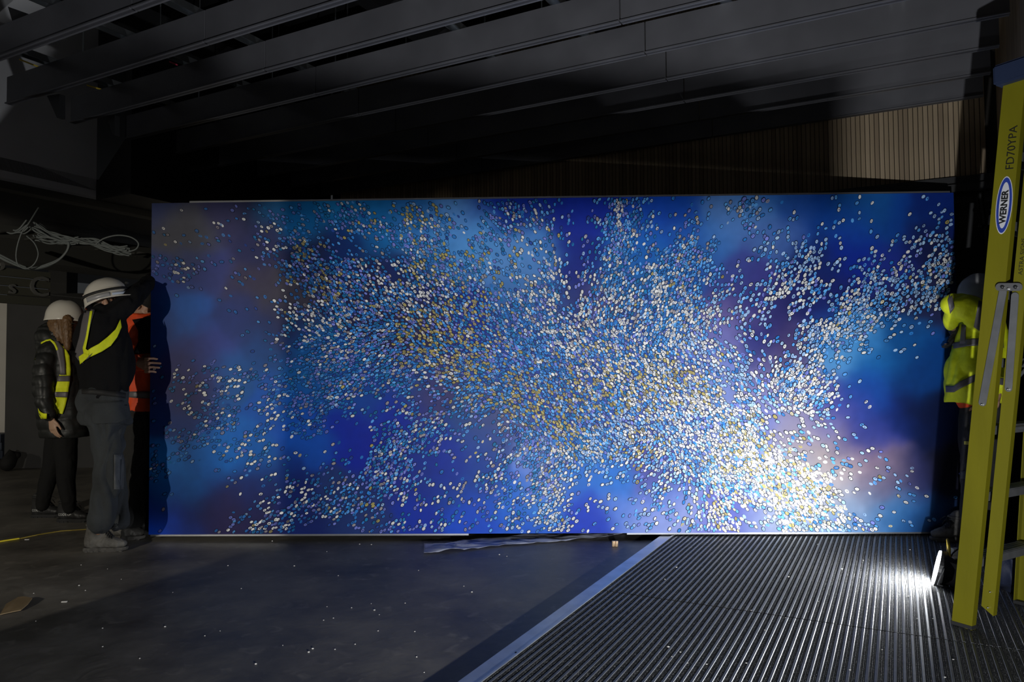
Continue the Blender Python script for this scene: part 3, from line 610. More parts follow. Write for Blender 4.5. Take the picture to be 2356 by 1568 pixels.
M_ink = mat('white_paint_pen', (.5, .5, .48), .6)
def head(bm, c, f, up, s=1.0):
    c = Vector(c); f = Vector(f).normalized(); up = Vector(up); up = (up-f*up.dot(f)).normalized(); r = f.cross(up)
    E = lambda o, a, b, c2: ell(bm, c + f*(o[0]*s) + r*(o[1]*s) + up*(o[2]*s), f*(a*s), r*(b*s), up*(c2*s))
    E((-.012, 0, .03), .096, .076, .088); E((.02, 0, -.03), .075, .062, .085); E((.045, 0, -.085), .035, .036, .03)
    E((.098, 0, -.028), .022, .013, .026); E((.10, 0, -.04), .016, .017, .011); E((.082, 0, -.067), .016, .026, .007); E((.082, 0, -.079), .014, .022, .007)
    E((.075, 0, .018), .022, .055, .012)
    for sg in (-1, 1):
        E((-.01, sg*.077, -.02), .017, .008, .031); E((.055, sg*.04, -.035), .03, .022, .022)
def eyes(c, f, up, parent, s=1.0):
    c = Vector(c); f = Vector(f).normalized(); up = Vector(up); up = (up-f*up.dot(f)).normalized(); r = f.cross(up)
    for sg in (-1, 1):
        bm = bmesh.new(); p = c + f*.077*s + r*(sg*.032*s); ell(bm, p, f*.012, r*.013, up*.009, 10); o = obj('eye', bm, M_eye, parent, True)
        bm = bmesh.new(); ell(bm, p+f*.0085, f*.005, r*.0055, up*.0055, 8); obj('iris', bm, M_dk, o, True)
def hand(bm, wr, d, pn, th, curl=.35, L=.185, sp=.0215, r0=.0085):
    """wrist, pointing direction, palm normal (fingers curl towards it), thumb side"""
    wr, d, pn, th = Vector(wr), Vector(d).normalized(), Vector(pn).normalized(), Vector(th).normalized()
    k = L/.185
    tube(bm, [wr-d*.02, wr+d*.035*k, wr+d*.085*k], [(.026, .018), (.036, .015), (.040, .013)], 12, side=th)
    for i, (o, ln) in enumerate(((1.5, .072), (.5, .082), (-.5, .077), (-1.5, .060))):
        p = wr + d*.078*k + th*(o*sp); a = .1; P = [p]; dd = d
        for j, f_ in enumerate((.45, .3, .25)):
            a += curl*(.6+.5*j); dd = (d*math.cos(a)+pn*math.sin(a)); P.append(P[-1]+dd*ln*f_*k*1.15)
        tube(bm, P, [r0, r0*.97, r0*.9, r0*.8], 8)
    p = wr + d*.022*k + th*.026; t1 = (d*.75+th*.6+pn*.35).normalized(); t2 = (d*.95+th*.1+pn*.4).normalized()
    tube(bm, [p, p+t1*.035*k, p+t1*.035*k+t2*.03*k, p+t1*.035*k+t2*.052*k], [.013, .0115, .0095, .008], 8)
def helmet(parent, c, f, up, m, s=1.0, band=False):
    c = Vector(c); f = Vector(f).normalized(); up = Vector(up); up = (up-f*up.dot(f)).normalized(); r = f.cross(up)
    bm = bmesh.new(); seg = 40; R = []
    for j in range(11):
        ph = (PI/2)*j/10; row_ = []
        for k in range(seg):
            a = 2*PI*k/seg; ca_, sa = math.cos(a), math.sin(a)
            rad = math.sin(ph)**.92; hz = math.cos(ph)
            ridge = .008*math.exp(-(sa*rad/.24)**2)*(ph > .01)
            fx = .136*ca_*rad; rx = .112*sa*rad; uz = .130*hz + ridge
            if j == 10: uz += .0
            row_.append(c + f*(fx*s) + r*(rx*s) + up*(uz*s))
        R.append(row_)
    low = []; br = []
    for k in range(seg):
        a = 2*PI*k/seg; ca_, sa = math.cos(a), math.sin(a); drop = .022+.016*max(0, -ca_); pk = max(0, ca_)**2.2
        low.append(c + f*(.139*ca_*s) + r*(.115*sa*s) - up*(drop*s*.6))
        br.append(c + f*((.139*ca_+.004*ca_+.046*pk)*s) + r*((.117*sa)*s) - up*((drop+.006*pk)*s))
    R += [low, br]
    V_ = [[bm.verts.new(p) for p in rw] for rw in R[1:]]; top = bm.verts.new(R[0][0])
    for k in range(seg): bm.faces.new((top, V_[0][k], V_[0][(k+1) % seg]))
    for A, B in zip(V_, V_[1:]):
        for k in range(seg): bm.faces.new((A[k], B[k], B[(k+1) % seg], A[(k+1) % seg]))
    o = obj('helmet', bm, m, parent, True)
    md = o.modifiers.new('t', 'SOLIDIFY'); md.thickness = .004; md.offset = -1
    def loop(name, z, w_, m2, t0=0, t1=2*PI, g=1.02, tilt=0):
        bm = bmesh.new(); n = 36; A, B = [], []
        for k in range(n+1):
            a = t0+(t1-t0)*k/n; 
            for z_, Ls in ((z-w_/2, A), (z+w_/2, B)):
                zz = z_ + tilt*math.cos(a); q_ = math.sqrt(max(.02, 1-min(.98, max(zz, 0)/.13)**2)); Ls.append(bm.verts.new(c + f*(.139*g*math.cos(a)*q_*s) + r*(.115*g*math.sin(a)*q_*s) + up*(zz*s)))
        for k in range(n): bm.faces.new((A[k], A[k+1], B[k+1], B[k]))
        ob = obj(name, bm, m2, o, True); mm = ob.modifiers.new('t', 'SOLIDIFY'); mm.thickness = .004; mm.offset = 1; return ob
    return o, loop, (f, r, up)
def chin(parent, c, f, up, s=1.0):
    c = Vector(c); f = Vector(f).normalized(); up = Vector(up); up = (up-f*up.dot(f)).normalized(); r = f.cross(up)
    bm = bmesh.new()
    for sg in (-1, 1): tube(bm, [c+r*(sg*.088)+f*.0-up*.0, c+r*(sg*.078)+f*.02-up*.10, c+f*.06-up*.165], .004, 6)
    return obj('chin_strap', bm, M_strap, parent, True)
def boot(parent, heel, d, L=.29, z0=0., ms=None, mb=None, top=.16, hi=.052, laces=True, text=None):
    d = Vector((d[0], d[1], 0)).normalized(); sd = Vector((-d.y, d.x, 0)); h = Vector((heel[0], heel[1], z0)); up = Vector((0, 0, 1)); k_ = L/.29
    out = [(0, .018), (.008, .030), (.04, .037), (.09, .036), (.14, .037), (.19, .046), (.235, .046), (.268, .034), (.285, .018), (.29, .0)]
    bm = bmesh.new(); loop_ = [(x*k_, y) for x, y in out[:-1]] + [(.29*k_, 0)] + [(x*k_, -y) for x, y in out[:-1][::-1]]
    lay = []
    for z_, g in ((.0, .985), (.008, 1.02), (.020, 1.02), (.027, .99)):
        lay.append([bm.verts.new(h + d*((x-.145*k_)*g+.145*k_) + sd*(y*g) + up*(z_ + .006*max(0, (x/k_-.2)/.09)*(z_ < .01))) for x, y in loop_])
    n = len(loop_)
    for A, B in zip(lay, lay[1:]):
        for k in range(n): bm.faces.new((A[k], A[(k+1) % n], B[(k+1) % n], B[k]))
    bm.faces.new(lay[0][::-1]); bm.faces.new(lay[-1])
    for k in range(7):
        for sg in (-1, 1): box(bm, h+d*((.03+.038*k)*k_)+sd*(sg*.034)+up*.0045, d*.009, sd*.008, up*.0045)
    obj('sole', bm, ms, parent)
    bm = bmesh.new(); b_ = h+up*.022; P_ = lambda x, z: b_+d*(x*k_)+up*z
    tube(bm, [P_(.042, .035), P_(.10, .040), P_(.15, .038), P_(.195, .032), P_(.235, .026), P_(.255, .024)], [(.039, .042), (.040, .046), (.043, .044), (.048, .037), (.047, .031), (.036, .026)], 16, side=sd)
    tube(bm, [P_(.055, .03), P_(.062, .07), P_(.075, top*.72), P_(.082, top*.95)], [(.040, .052), (.043, .058), (.046, .062), (.050, .064)], 16, side=sd)
    tube(bm, [P_(.10, top*.75), P_(.13, .085), P_(.165, .058)], [(.022, .020), (.020, .018), (.022, .016)], 10, side=sd)
    u_ = fuse('boot_upper', bm, mb, parent, .0062, 2, .003, 28)
    bm = bmesh.new(); c_ = P_(.083, top*.98)
    tube(bm, [c_+d*(.062*math.cos(a*PI/8))+sd*(.048*math.sin(a*PI/8)) for a in range(17)], .011, 8); fuse('padded_collar', bm, mb, parent, .006, 2)
    if laces:
        bm = bmesh.new()
        for k in range(6):
            f_ = k/5; p = P_(.185*(1-f_)+.115*f_, .072*(1-f_)+(top*.80)*f_) + d*.018*f_
            tube(bm, [p-sd*.026-up*.012, p+up*.006+sd*.004, p+sd*.026-up*.012+d*.010], .0032, 6); tube(bm, [p-sd*.026-up*.012+d*.010, p+up*.009, p+sd*.026-up*.012], .0032, 6)
        p = P_(.135, top*.85)
        for sg in (-1, 1):
            tube(bm, [p, p+d*.035+up*.02+sd*(sg*.018), p+d*.062-up*.004+sd*(sg*.028), p+d*.03-up*.016+sd*(sg*.012), p], .0030, 6)
            tube(bm, [p, p+d*.03-up*.01+sd*(sg*.03), p+d*.04-up*.04+sd*(sg*.045)], .0028, 6)
        obj('laces', bm, M_strap, parent, True)
    if text:
        bv_ = bvh_of(u_); me = text_mesh(text, .026, .0004, .0003); q0_ = P_(.085, .040)-sd*.2
        for v in me.vertices:
            src = q0_ + d*v.co.x + up*v.co.y; hh = bv_.ray_cast(src, sd); pos = hh[0] if hh[0] is not None else src+sd*.16
            v.co = pos - sd*(.0015+v.co.z)
        link('lettering', me, M_ink, parent)
    return h
def px(v, D): return v*D/FPX
XV = Vector((1, 0, 0)); YV = Vector((0, 1, 0))
def trings(bm, L, rot=0.0, seg=24):
    """torso rings in picture units: (px, py, D, half width px, half depth m)"""
    R = []
    for (x, y, D, hw, hd) in L:
        a = XV*px(hw, D); b = YV*hd; R.append((W(x, y, D), a, b))
    rings(bm, R, seg)
def limb(bm, L, seg=14):
    tube(bm, [W(x, y, D) for x, y, D, r in L], [px(r, D) for x, y, D, r in L], seg)

# ---- man in the middle (back to us, arm raised)
D1 = 4.93
m1 = empty('person', FL(243, 1262)); tag(m1, 'man in black fleece and charcoal work trousers, arm raised to the panel, yellow vest strap', 'person')
hc = W(250, 694, 4.98); hf = (.85, .35, .25); hu = (-.3, 0, 1)
bm = bmesh.new(); head(bm, hc, hf, hu)
limb(bm, [(243, 700, 4.97, 20), (240, 725, D1, 20)]); trings(bm, [(240, 722, D1, 34, .07), (238, 780, D1, 46, .10), (242, 850, D1, 42, .09), (240, 905, D1, 40, .09), (242, 950, D1, 42, .1)])
limb(bm, [(240, 735, D1, 18), (288, 700, 4.97, 14), (326, 661, 5.15, 12), (352, 640, 5.42, 9)]); hand(bm, W(352, 640, 5.43), (.6, .15, .5), (0, -1, 0), (-.6, 0, .6), .35)
limb(bm, [(246, 738, 5.0, 16), (262, 810, 5.10, 12), (252, 872, 5.08, 9)]); hand(bm, W(251, 880, 5.08), (-.1, 0, -1), (-.6, .5, 0), (.7, .3, 0), .3)
limb(bm, [(240, 950, 4.88, 24), (250, 1060, 4.87, 17), (236, 1150, 4.84, 13), (226, 1222, 4.82, 8)]); limb(bm, [(248, 950, 5.02, 24), (262, 1060, 5.05, 17), (270, 1150, 5.1, 13), (272, 1200, 5.13, 7)])
body = fuse('body', bm, M_skin, m1, .0055, 2); eyes(hc, hf, hu, m1)
bm = bmesh.new(); ell(bm, hc + Vector((-.03, 0, -.01)), (.085, 0, 0), (0, .078, 0), (-.02, 0, .075)); fuse('hair', bm, M_dk, m1, .007, 2, .004, 60)
bm = bmesh.new()
trings(bm, [(238, 706, D1, 26, .07), (236, 722, D1, 44, .11), (236, 750, D1, 55, .135), (238, 790, D1, 62, .145), (243, 830, D1, 63, .145), (244, 870, D1, 58, .14), (240, 902, D1, 52, .13), (240, 915, D1, 51, .128)])
limb(bm, [(238, 742, D1, 24), (262, 722, D1, 27), (290, 700, 4.97, 25), (318, 672, 5.10, 22), (338, 652, 5.27, 17), (349, 643, 5.39, 14)])
limb(bm, [(246, 745, 5.0, 24), (262, 805, 5.08, 20), (254, 860, 5.06, 17)])
limb(bm, [(240, 712, 4.95, 19), (236, 722, D1, 30)])
jk1 = fuse('jacket', bm, M_blk, m1, .009, 2, .016, 8)
bm = bmesh.new()
trings(bm, [(239, 893, D1, 51, .135), (240, 915, D1, 52, .14), (240, 945, D1, 56, .15), (245, 975, D1, 52, .14)])
limb(bm, [(243, 955, 4.90, 40), (248, 1010, 4.89, 34), (249, 1060, 4.88, 31), (243, 1120, 4.85, 32), (236, 1165, 4.83, 29), (232, 1190, 4.82, 29), (230, 1202, 4.82, 27)])
limb(bm, [(246, 955, 5.02, 36), (254, 1040, 5.04, 29), (262, 1110, 5.08, 27), (269, 1165, 5.11, 27), (274, 1188, 5.13, 25), (274, 1198, 5.13, 23)])
tr1 = fuse('trousers', bm, M_trs, m1, .009, 2, .020, 8)
bv = bvh_of(tr1, jk1)
patch('belt', [(187, 893, 188, 906), (210, 894, 211, 907), (240, 897, 240, 910), (270, 900, 270, 913), (290, 904, 289, 916)], bv, M_strap, m1, .010, 2, 5, D1)
patch('holster_pocket', [(214, 926, 296, 921), (212, 945, 298, 942), (212, 968, 297, 962), (216, 975, 270, 973)], bv, M_trs, m1, .020, 8, 4, D1, .012)
patch('knee_patch', [(262, 1045, 284, 1045), (262, 1085, 286, 1085), (262, 1125, 284, 1125)], bv, mat('dusty_knee_fabric', (.09, .095, .1), .9, var=.4, scale=12), m1, .008, 5, 4, D1)
bvj = bvh_of(jk1)
v1 = patch('vest_strap', [(196, 708, 218, 712), (188, 740, 209, 744), (182, 775, 202, 776), (175, 800, 196, 806), (171, 815, 190, 828), (180, 828, 192, 836)], bvj, M_tape, m1, .010, 5, 6, D1); v1['label'] = 'grey reflective vest strap'
v2 = patch('vest_edge', [(207, 715, 213, 714), (203, 740, 208, 742), (197, 775, 202, 778), (190, 800, 197, 802), (192, 812, 203, 806), (204, 818, 205, 806)], bvj, M_hv, m1, .015, 3, 6, D1); v2['label'] = 'yellow vest edging'
v3 = patch('vest_band', [(184, 838, 181, 820), (200, 824, 196, 810), (216, 817, 209, 800), (235, 808, 228, 790), (255, 795, 247, 775), (270, 775, 266, 757), (280, 752, 277, 734)], bvj, M_hv, m1, .012, 6, 6, D1); v3['label'] = 'bright yellow diagonal vest band'
v4 = patch('vest_tape', [(196, 828, 205, 818), (204, 824, 212, 812)], bvj, M_tape, m1, .017, 4, 4, D1); v4['label'] = 'grey tape across the vest band'
hm, lp, ax = helmet(m1, W(246, 686, 4.98), (.93, .2, .28), (-.3, 0, 1), M_hat, 1.04)
lp('headlamp_band', .028, .016, M_strap, g=1.035, tilt=0.0); b2 = lp('sticker', -.004, .016, M_hatb, t0=-.1, t1=1.1, g=1.045); b2['label'] = 'pale blue reflective sticker'
lp('side_panel', .0, .03, M_hatd, t0=1.2, t1=2.3, g=1.035)
bm = bmesh.new(); q = W(199, 682, 4.93); box(bm, q, (.014, 0, .006), (0, .012, 0), (-.006, 0, .014)); o = obj('battery_pack', bm, mat('pinkish_plastic', (.55, .42, .38), .4), hm)
bm = bmesh.new(); q = W(292, 650, 4.93); ell(bm, q, (.014, 0, 0), (0, .014, 0), (0, 0, .012)); obj('headlamp', bm, M_strap, hm, True)
chin(m1, hc + Vector((0, 0, .03)), hf, hu)
hb = FL(194, 1267); boot(m1, (hb.x, hb.y), (1, .06, 0), .285, 0, M_sole, M_boot, .16)
hb = FL(246, 1238); boot(m1, (hb.x, hb.y), (1, -.08, 0), .285, 0, M_sole, M_boot, .15)

# ---- woman at the left
D0 = 5.78
w0 = empty('person', FL(140, 1195)); tag(w0, 'woman with long brown hair in black puffer coat, yellow vest and cream hard hat', 'person')
hc = W(158, 745, D0); hf = (.9, .35, -.15); hu = (.1, 0, 1)
bm = bmesh.new(); head(bm, hc, hf, hu, .95); limb(bm, [(150, 755, D0, 16), (142, 790, D0, 16)])
trings(bm, [(140, 785, D0, 28, .07), (140, 850, D0, 36, .09), (143, 940, D0, 36, .09), (148, 1000, D0, 36, .1)])
limb(bm, [(118, 800, 5.68, 13), (102, 880, 5.62, 10), (116, 950, 5.6, 8)]); hand(bm, W(119, 962, 5.6), (.12, 0, -1), (.6, .6, 0), (.7, -.3, 0), .22, .17)
limb(bm, [(160, 800, 5.9, 13), (176, 880, 5.92, 10), (190, 940, 5.85, 8)]); hand(bm, W(191, 950, 5.85), (.4, 0, -.9), (0, .6, 0), (.7, -.3, 0), .3, .17)
limb(bm, [(150, 1000, D0-.05, 22), (154, 1080, D0-.07, 15), (158, 1165, D0-.07, 9)]); limb(bm, [(132, 1005, D0+.1, 22), (120, 1070, D0+.1, 14), (98, 1152, D0+.06, 9)])
fuse('body', bm, M_skinw, w0, .0055, 2); eyes(hc, hf, hu, w0, .95)
bm = bmesh.new()
trings(bm, [(118, 752, D0, 26, .09), (121, 768, D0, 34, .12), (128, 785, D0, 42, .13), (135, 805, D0, 46, .14), (138, 840, D0, 50, .155), (140, 890, D0, 53, .16), (146, 950, D0, 56, .165), (150, 990, D0, 55, .165), (150, 1004, D0, 52, .155)])
limb(bm, [(118, 798, 5.70, 22), (104, 835, 5.64, 24), (99, 880, 5.6, 23), (103, 925, 5.58, 20), (113, 952, 5.58, 17)])
limb(bm, [(160, 800, 5.9, 22), (178, 880, 5.92, 22), (189, 936, 5.87, 17)])
pj = fuse('puffer_coat', bm, M_puff, w0, .009, 3, .006, 9, .010)
bm = bmesh.new(); limb(bm, [(112, 760, D0, 20), (130, 772, D0-.05, 19), (152, 786, D0-.02, 17), (165, 782, D0+.03, 13)]); limb(bm, [(112, 760, D0, 20), (120, 765, D0+.12, 17), (150, 775, D0+.12, 14)])
fuse('hood', bm, M_puff, w0, .009, 3, .008, 12)
bm = bmesh.new()
limb(bm, [(142, 728, D0, 26), (140, 755, D0-.02, 27), (142, 780, D0-.03, 23), (147, 800, D0-.05, 15)]); limb(bm, [(132, 735, D0, 16), (130, 765, D0-.05, 14), (136, 790, D0-.09, 9)]); limb(bm, [(155, 735, D0-.07, 13), (156, 765, D0-.09, 12), (156, 798, D0-.1, 8)])
fuse('hair', bm, M_hair, w0, .007, 3, .005, 55)
bm = bmesh.new()
limb(bm, [(150, 985, D0-.05, 27), (150, 1040, D0-.06, 25), (153, 1065, D0-.07, 22), (152, 1110, D0-.07, 19), (158, 1150, D0-.08, 16), (160, 1168, D0-.06, 14)])
limb(bm, [(136, 985, D0+.09, 27), (126, 1040, D0+.1, 23), (119, 1075, D0+.1, 20), (107, 1115, D0+.08, 18), (100, 1146, D0+.06, 15), (98, 1162, D0+.06, 14)])
fuse('leggings', bm, M_leg, w0, .009, 3, .003, 14)
bvw = bvh_of(pj)
patch('vest_panel', [(128, 784, 150, 800), (136, 815, 160, 818), (142, 850, 163, 850), (136, 864, 162, 864)], bvw, M_hv, w0, .008, 5, 5, D0)
patch('vest_panel', [(132, 876, 161, 876), (128, 892, 158, 892), (126, 902, 157, 902)], bvw, M_hv, w0, .010, 5, 5, D0)
patch('vest_panel', [(126, 912, 155, 914), (128, 932, 150, 934), (134, 950, 144, 952)], bvw, M_hv, w0, .010, 5, 5, D0)
patch('vest_tape', [(134, 864, 162, 864), (131, 877, 161, 877)], bvw, M_tape, w0, .013, 5, 4, D0); patch('vest_tape', [(126, 901, 157, 901), (126, 913, 155, 914)], bvw, M_tape, w0, .013, 5, 4, D0)
patch('vest_tape', [(116, 783, 134, 784), (128, 800, 146, 802), (136, 835, 150, 836), (138, 862, 151, 862)], bvw, M_tape, w0, .013, 4, 5, D0)
patch('vest_edge', [(94, 791, 94, 787), (106, 785, 106, 781), (115, 783, 116, 779), (124, 792, 127, 787), (130, 806, 134, 803)], bvw, M_hv, w0, .014, 2, 5, D0)
patch('vest_edge', [(80, 828, 84, 807), (79, 828, 84, 812)], bvw, M_hv, w0, .012, 2, 5, D0)
patch('vest_hem', [(87, 938, 94, 950), (90, 955, 108, 951), (94, 963, 108, 963)], bvw, M_hv, w0, .02, 4, 5, 5.6)
helmet(w0, W(149, 729, D0), (.92, .3, -.06), (.05, 0, 1), M_hat, 1.0)
bm = bmesh.new(); q = W(176, 752, D0-.1); tube(bm, [W(158, 742, D0-.09), W(172, 744, D0-.10), W(180, 745, D0-.03)], .003, 6); obj('glasses', bm, M_strap, w0, True)
hb = FL(73, 1189); boot(w0, (hb.x, hb.y), (1, .05, 0), .26, 0, M_soleb, M_bootb, .15, text='CODE UP')
hb = FL(134, 1199); boot(w0, (hb.x, hb.y), (1, -.03, 0), .26, 0, M_soleb, M_bootb, .14, text='CODE UP')

# ---- man at the panel's edge, orange jacket
D2 = 5.58
m2 = empty('person', FL(315, 1232)); tag(m2, 'man in orange and black jacket half hidden behind the left edge of the painting', 'person')
hc = W(338, 702, 5.62); hf = (.8, -.1, -.35); hu = (.25, 0, 1)
bm = bmesh.new(); head(bm, hc, hf, hu); limb(bm, [(330, 715, 5.62, 19), (325, 745, 5.6, 19)])
trings(bm, [(330, 735, D2, 30, .06), (335, 800, D2, 36, .08), (335, 880, D2, 30, .07), (330, 960, D2, 30, .07)])
limb(bm, [(322, 760, 5.5, 15), (308, 800, 5.36, 13), (316, 836, 5.29, 12), (333, 839, 5.27, 10)])
tube(bm, [W(324, 839, 5.29), W(334, 839, 5.27), W(340, 839, 5.25)], [(.03, .016), (.042, .016), (.044, .015)], 12, side=(0, 0, 1))
for (y, xe) in ((825, 361), (835, 369), (845, 366), (855, 358)):
    tube(bm, [W(335, y, 5.255), W(343, y-.5, 5.222), W(351, y-1, 5.238), W(xe, y+.5, 5.258)], [.0115, .011, .010, .0088], 8)
tube(bm, [W(328, 826, 5.30), W(335, 818, 5.37), W(346, 817, 5.40)], [.014, .012, .010], 8)
limb(bm, [(340, 760, 5.65, 15), (380, 800, 5.7, 12), (410, 760, 5.6, 9)]); hand(bm, W(412, 758, 5.6), (.5, -.3, .7), (0, -1, 0), (-.6, 0, .5), .3)
limb(bm, [(322, 992, 5.52, 18), (314, 1070, 5.45, 15), (305, 1200, 5.38, 11)]); limb(bm, [(345, 985, 5.62, 18), (345, 1070, 5.62, 17), (340, 1190, 5.6, 11)])
fuse('body', bm, M_skin, m2, .0055, 2); eyes(hc, hf, hu, m2)
bm = bmesh.new()
trings(bm, [(326, 722, D2, 30, .09), (330, 745, D2, 44, .11), (335, 790, D2, 50, .125), (335, 830, D2, 50, .13), (332, 880, D2, 46, .13), (330, 925, D2, 46, .13), (330, 944, D2, 46, .13)])
limb(bm, [(322, 764, 5.48, 24), (310, 800, 5.375, 22), (309, 826, 5.315, 20), (318, 838, 5.295, 15), (323, 839, 5.29, 14)])
limb(bm, [(345, 764, 5.68, 22), (380, 800, 5.72, 20), (405, 768, 5.62, 15)])
jk2 = fuse('jacket', bm, M_hvo, m2, .009, 2, .016, 9)
bv2 = bvh_of(jk2)
patch('shoulder_panel', [(304, 735, 345, 728), (318, 760, 352, 755), (318, 785, 352, 780), (305, 815, 350, 812)], bv2, M_blk, m2, .012, 7, 5, D2)
patch('reflective_band', [(290, 900, 291, 913), (310, 900, 310, 915), (330, 900, 330, 916), (350, 900, 350, 916)], bv2, M_tape, m2, .010, 3, 5, D2)
bm = bmesh.new()
trings(bm, [(330, 935, D2, 44, .125), (330, 965, D2, 46, .13), (332, 985, D2, 44, .12)])
limb(bm, [(318, 975, 5.5, 33), (315, 1050, 5.46, 30), (312, 1110, 5.44, 27), (305, 1160, 5.4, 28), (303, 1192, 5.38, 30)])
limb(bm, [(346, 975, 5.62, 33), (345, 1070, 5.62, 28), (342, 1185, 5.6, 27)])
fuse('trousers', bm, M_trs2, m2, .009, 2, .018, 9)
helmet(m2, W(338, 693, 5.62), (.85, -.1, -.42), (.42, 0, 1), M_hat, 1.0)
hb = FL(287, 1229); boot(m2, (hb.x, hb.y), (1, .25, 0), .28, 0, M_soleb, M_bootb, .14)
hb = FL(320, 1196); boot(m2, (hb.x, hb.y), (1, .2, 0), .28, 0, M_soleb, M_bootb, .14)

# ---- person at the right edge
D3 = 4.97
m3 = empty('person', FL(2240, 1235, ZM)); tag(m3, 'stooping worker in yellow hi-vis coat behind the ladder at the right edge of the painting', 'person')
hc = W(2248, 700, 5.05); hf = (-.5, .1, -.8); hu = (-.8, 0, .5)
bm = bmesh.new(); head(bm, hc, hf, hu); limb(bm, [(2260, 700, 5.03, 19), (2268, 730, 5.01, 19)])
trings(bm, [(2262, 730, D3, 38, .08), (2260, 800, D3, 40, .10), (2258, 900, D3, 38, .1), (2258, 950, D3, 38, .1)])
limb(bm, [(2250, 740, 4.90, 16), (2215, 715, 4.87, 13), (2188, 745, 4.95, 11), (2196, 762, 5.02, 9)]); hand(bm, W(2194, 760, 5.03), (-.1, .1, -1), (-.6, .5, 0), (-.3, -.8, .2), .5, .15, .021, .0078)
limb(bm, [(2285, 745, 4.95, 16), (2310, 830, 4.90, 12), (2300, 900, 4.85, 9)]); hand(bm, W(2298, 905, 4.85), (-.2, 0, -1), (-.6, .3, 0), (-.3, -.8, .2), .3)
limb(bm, [(2248, 950, 4.93, 24), (2240, 1070, 4.91, 17), (2240, 1190, 4.89, 11)]); limb(bm, [(2275, 950, 5.00, 24), (2285, 1070, 5.03, 17), (2290, 1180, 5.05, 11)])
fuse('body', bm, M_skin, m3, .0055, 2); eyes(hc, hf, hu, m3)
bm = bmesh.new()
trings(bm, [(2262, 715, D3, 30, .09), (2260, 742, D3, 50, .12), (2256, 790, D3, 58, .14), (2252, 830, D3, 68, .15), (2250, 870, D3, 74, .16), (2250, 905, D3, 74, .16), (2248, 925, D3, 72, .155)])
limb(bm, [(2262, 738, 4.89, 30), (2232, 712, 4.83, 34), (2208, 705, 4.81, 31), (2193, 700, 4.82, 24)])
limb(bm, [(2208, 712, 4.81, 24), (2190, 724, 4.88, 18), (2190, 744, 4.95, 15)])
limb(bm, [(2285, 745, 4.95, 28), (2308, 820, 4.90, 24), (2301, 890, 4.85, 18)])
jk3 = fuse('coat', bm, M_hv, m3, .009, 2, .016, 7)
bv3 = bvh_of(jk3)
patch('reflective_band', [(2186, 788, 2180, 803), (2205, 786, 2205, 800), (2225, 779, 2225, 796), (2262, 777, 2262, 794), (2310, 782, 2310, 800)], bv3, M_tape, m3, .010, 4, 6, D3)
patch('reflective_band', [(2175, 887, 2176, 902), (2195, 887, 2195, 902), (2210, 876, 2212, 892), (2245, 860, 2245, 876), (2310, 870, 2310, 886)], bv3, M_tape, m3, .010, 4, 6, D3)
patch('reflective_band', [(2212, 745, 2222, 748), (2208, 790, 2222, 790)], bv3, M_tape, m3, .012, 4, 6, D3)
patch('reflective_band', [(2240, 752, 2252, 690), (2252, 760, 2272, 700), (2262, 762, 2280, 720)], bv3, M_tape, m3, .012, 6, 6, D3)
patch('cuff_band', [(2180, 690, 2186, 722), (2186, 676, 2193, 712), (2190, 672, 2196, 706)], bv3, M_tape, m3, .008, 5, 5, D3)
bm = bmesh.new(); trings(bm, [(2240, 895, D3, 44, .10), (2236, 925, D3, 34, .09), (2230, 938, D3, 20, .05)]); fuse('coat_lining', bm, M_hvo, m3, .008, 3, .004, 12)
bm = bmesh.new(); limb(bm, [(2190, 745, 4.97, 13), (2196, 764, 5.02, 11)]); hand(bm, W(2194, 760, 5.03), (-.1, .1, -1), (-.6, .5, 0), (-.3, -.8, .2), .5, .16, .021, .0115); o = fuse('glove', bm, M_strap, m3, .006, 2)
bm = bmesh.new(); trings(bm, [(2258, 915, D3, 44, .12), (2258, 955, D3, 46, .13), (2258, 985, D3, 44, .12)])
limb(bm, [(2248, 965, 4.93, 34), (2242, 1060, 4.91, 30), (2241, 1120, 4.90, 28), (2240, 1190, 4.89, 27)]); limb(bm, [(2275, 965, 5.00, 32), (2284, 1070, 5.03, 28), (2290, 1185, 5.05, 26)])
tr3 = fuse('trousers', bm, M_trs2, m3, .009, 2, .018, 9); bvt = bvh_of(tr3)
patch('knee_patch', [(2210, 1083, 2224, 1083), (2209, 1101, 2224, 1101)], bvt, M_trs, m3, .01, 3, 3, D3)
o = patch('badge', [(2218, 1014, 2234, 1015), (2218, 1022, 2234, 1023)], bvt, mat('dull_yellow_badge', (.3, .28, .05), .7), m3, .01, 3, 3, D3)
helmet(m3, W(2252, 674, 5.07), (-.75, .1, -.5), (-.45, 0, .85), mat('white_hard_hat', (.35, .35, .35), .3), 1.0)
hb = FL(2235, 1243, ZM); boot(m3, (hb.x, hb.y), (-1, .05, 0), .27, ZM, M_sole, M_boot, .14)
hb = FL(2290, 1225, ZM); boot(m3, (hb.x, hb.y), (-.8, .3, 0), .27, ZM, M_soleb, M_bootb, .14)

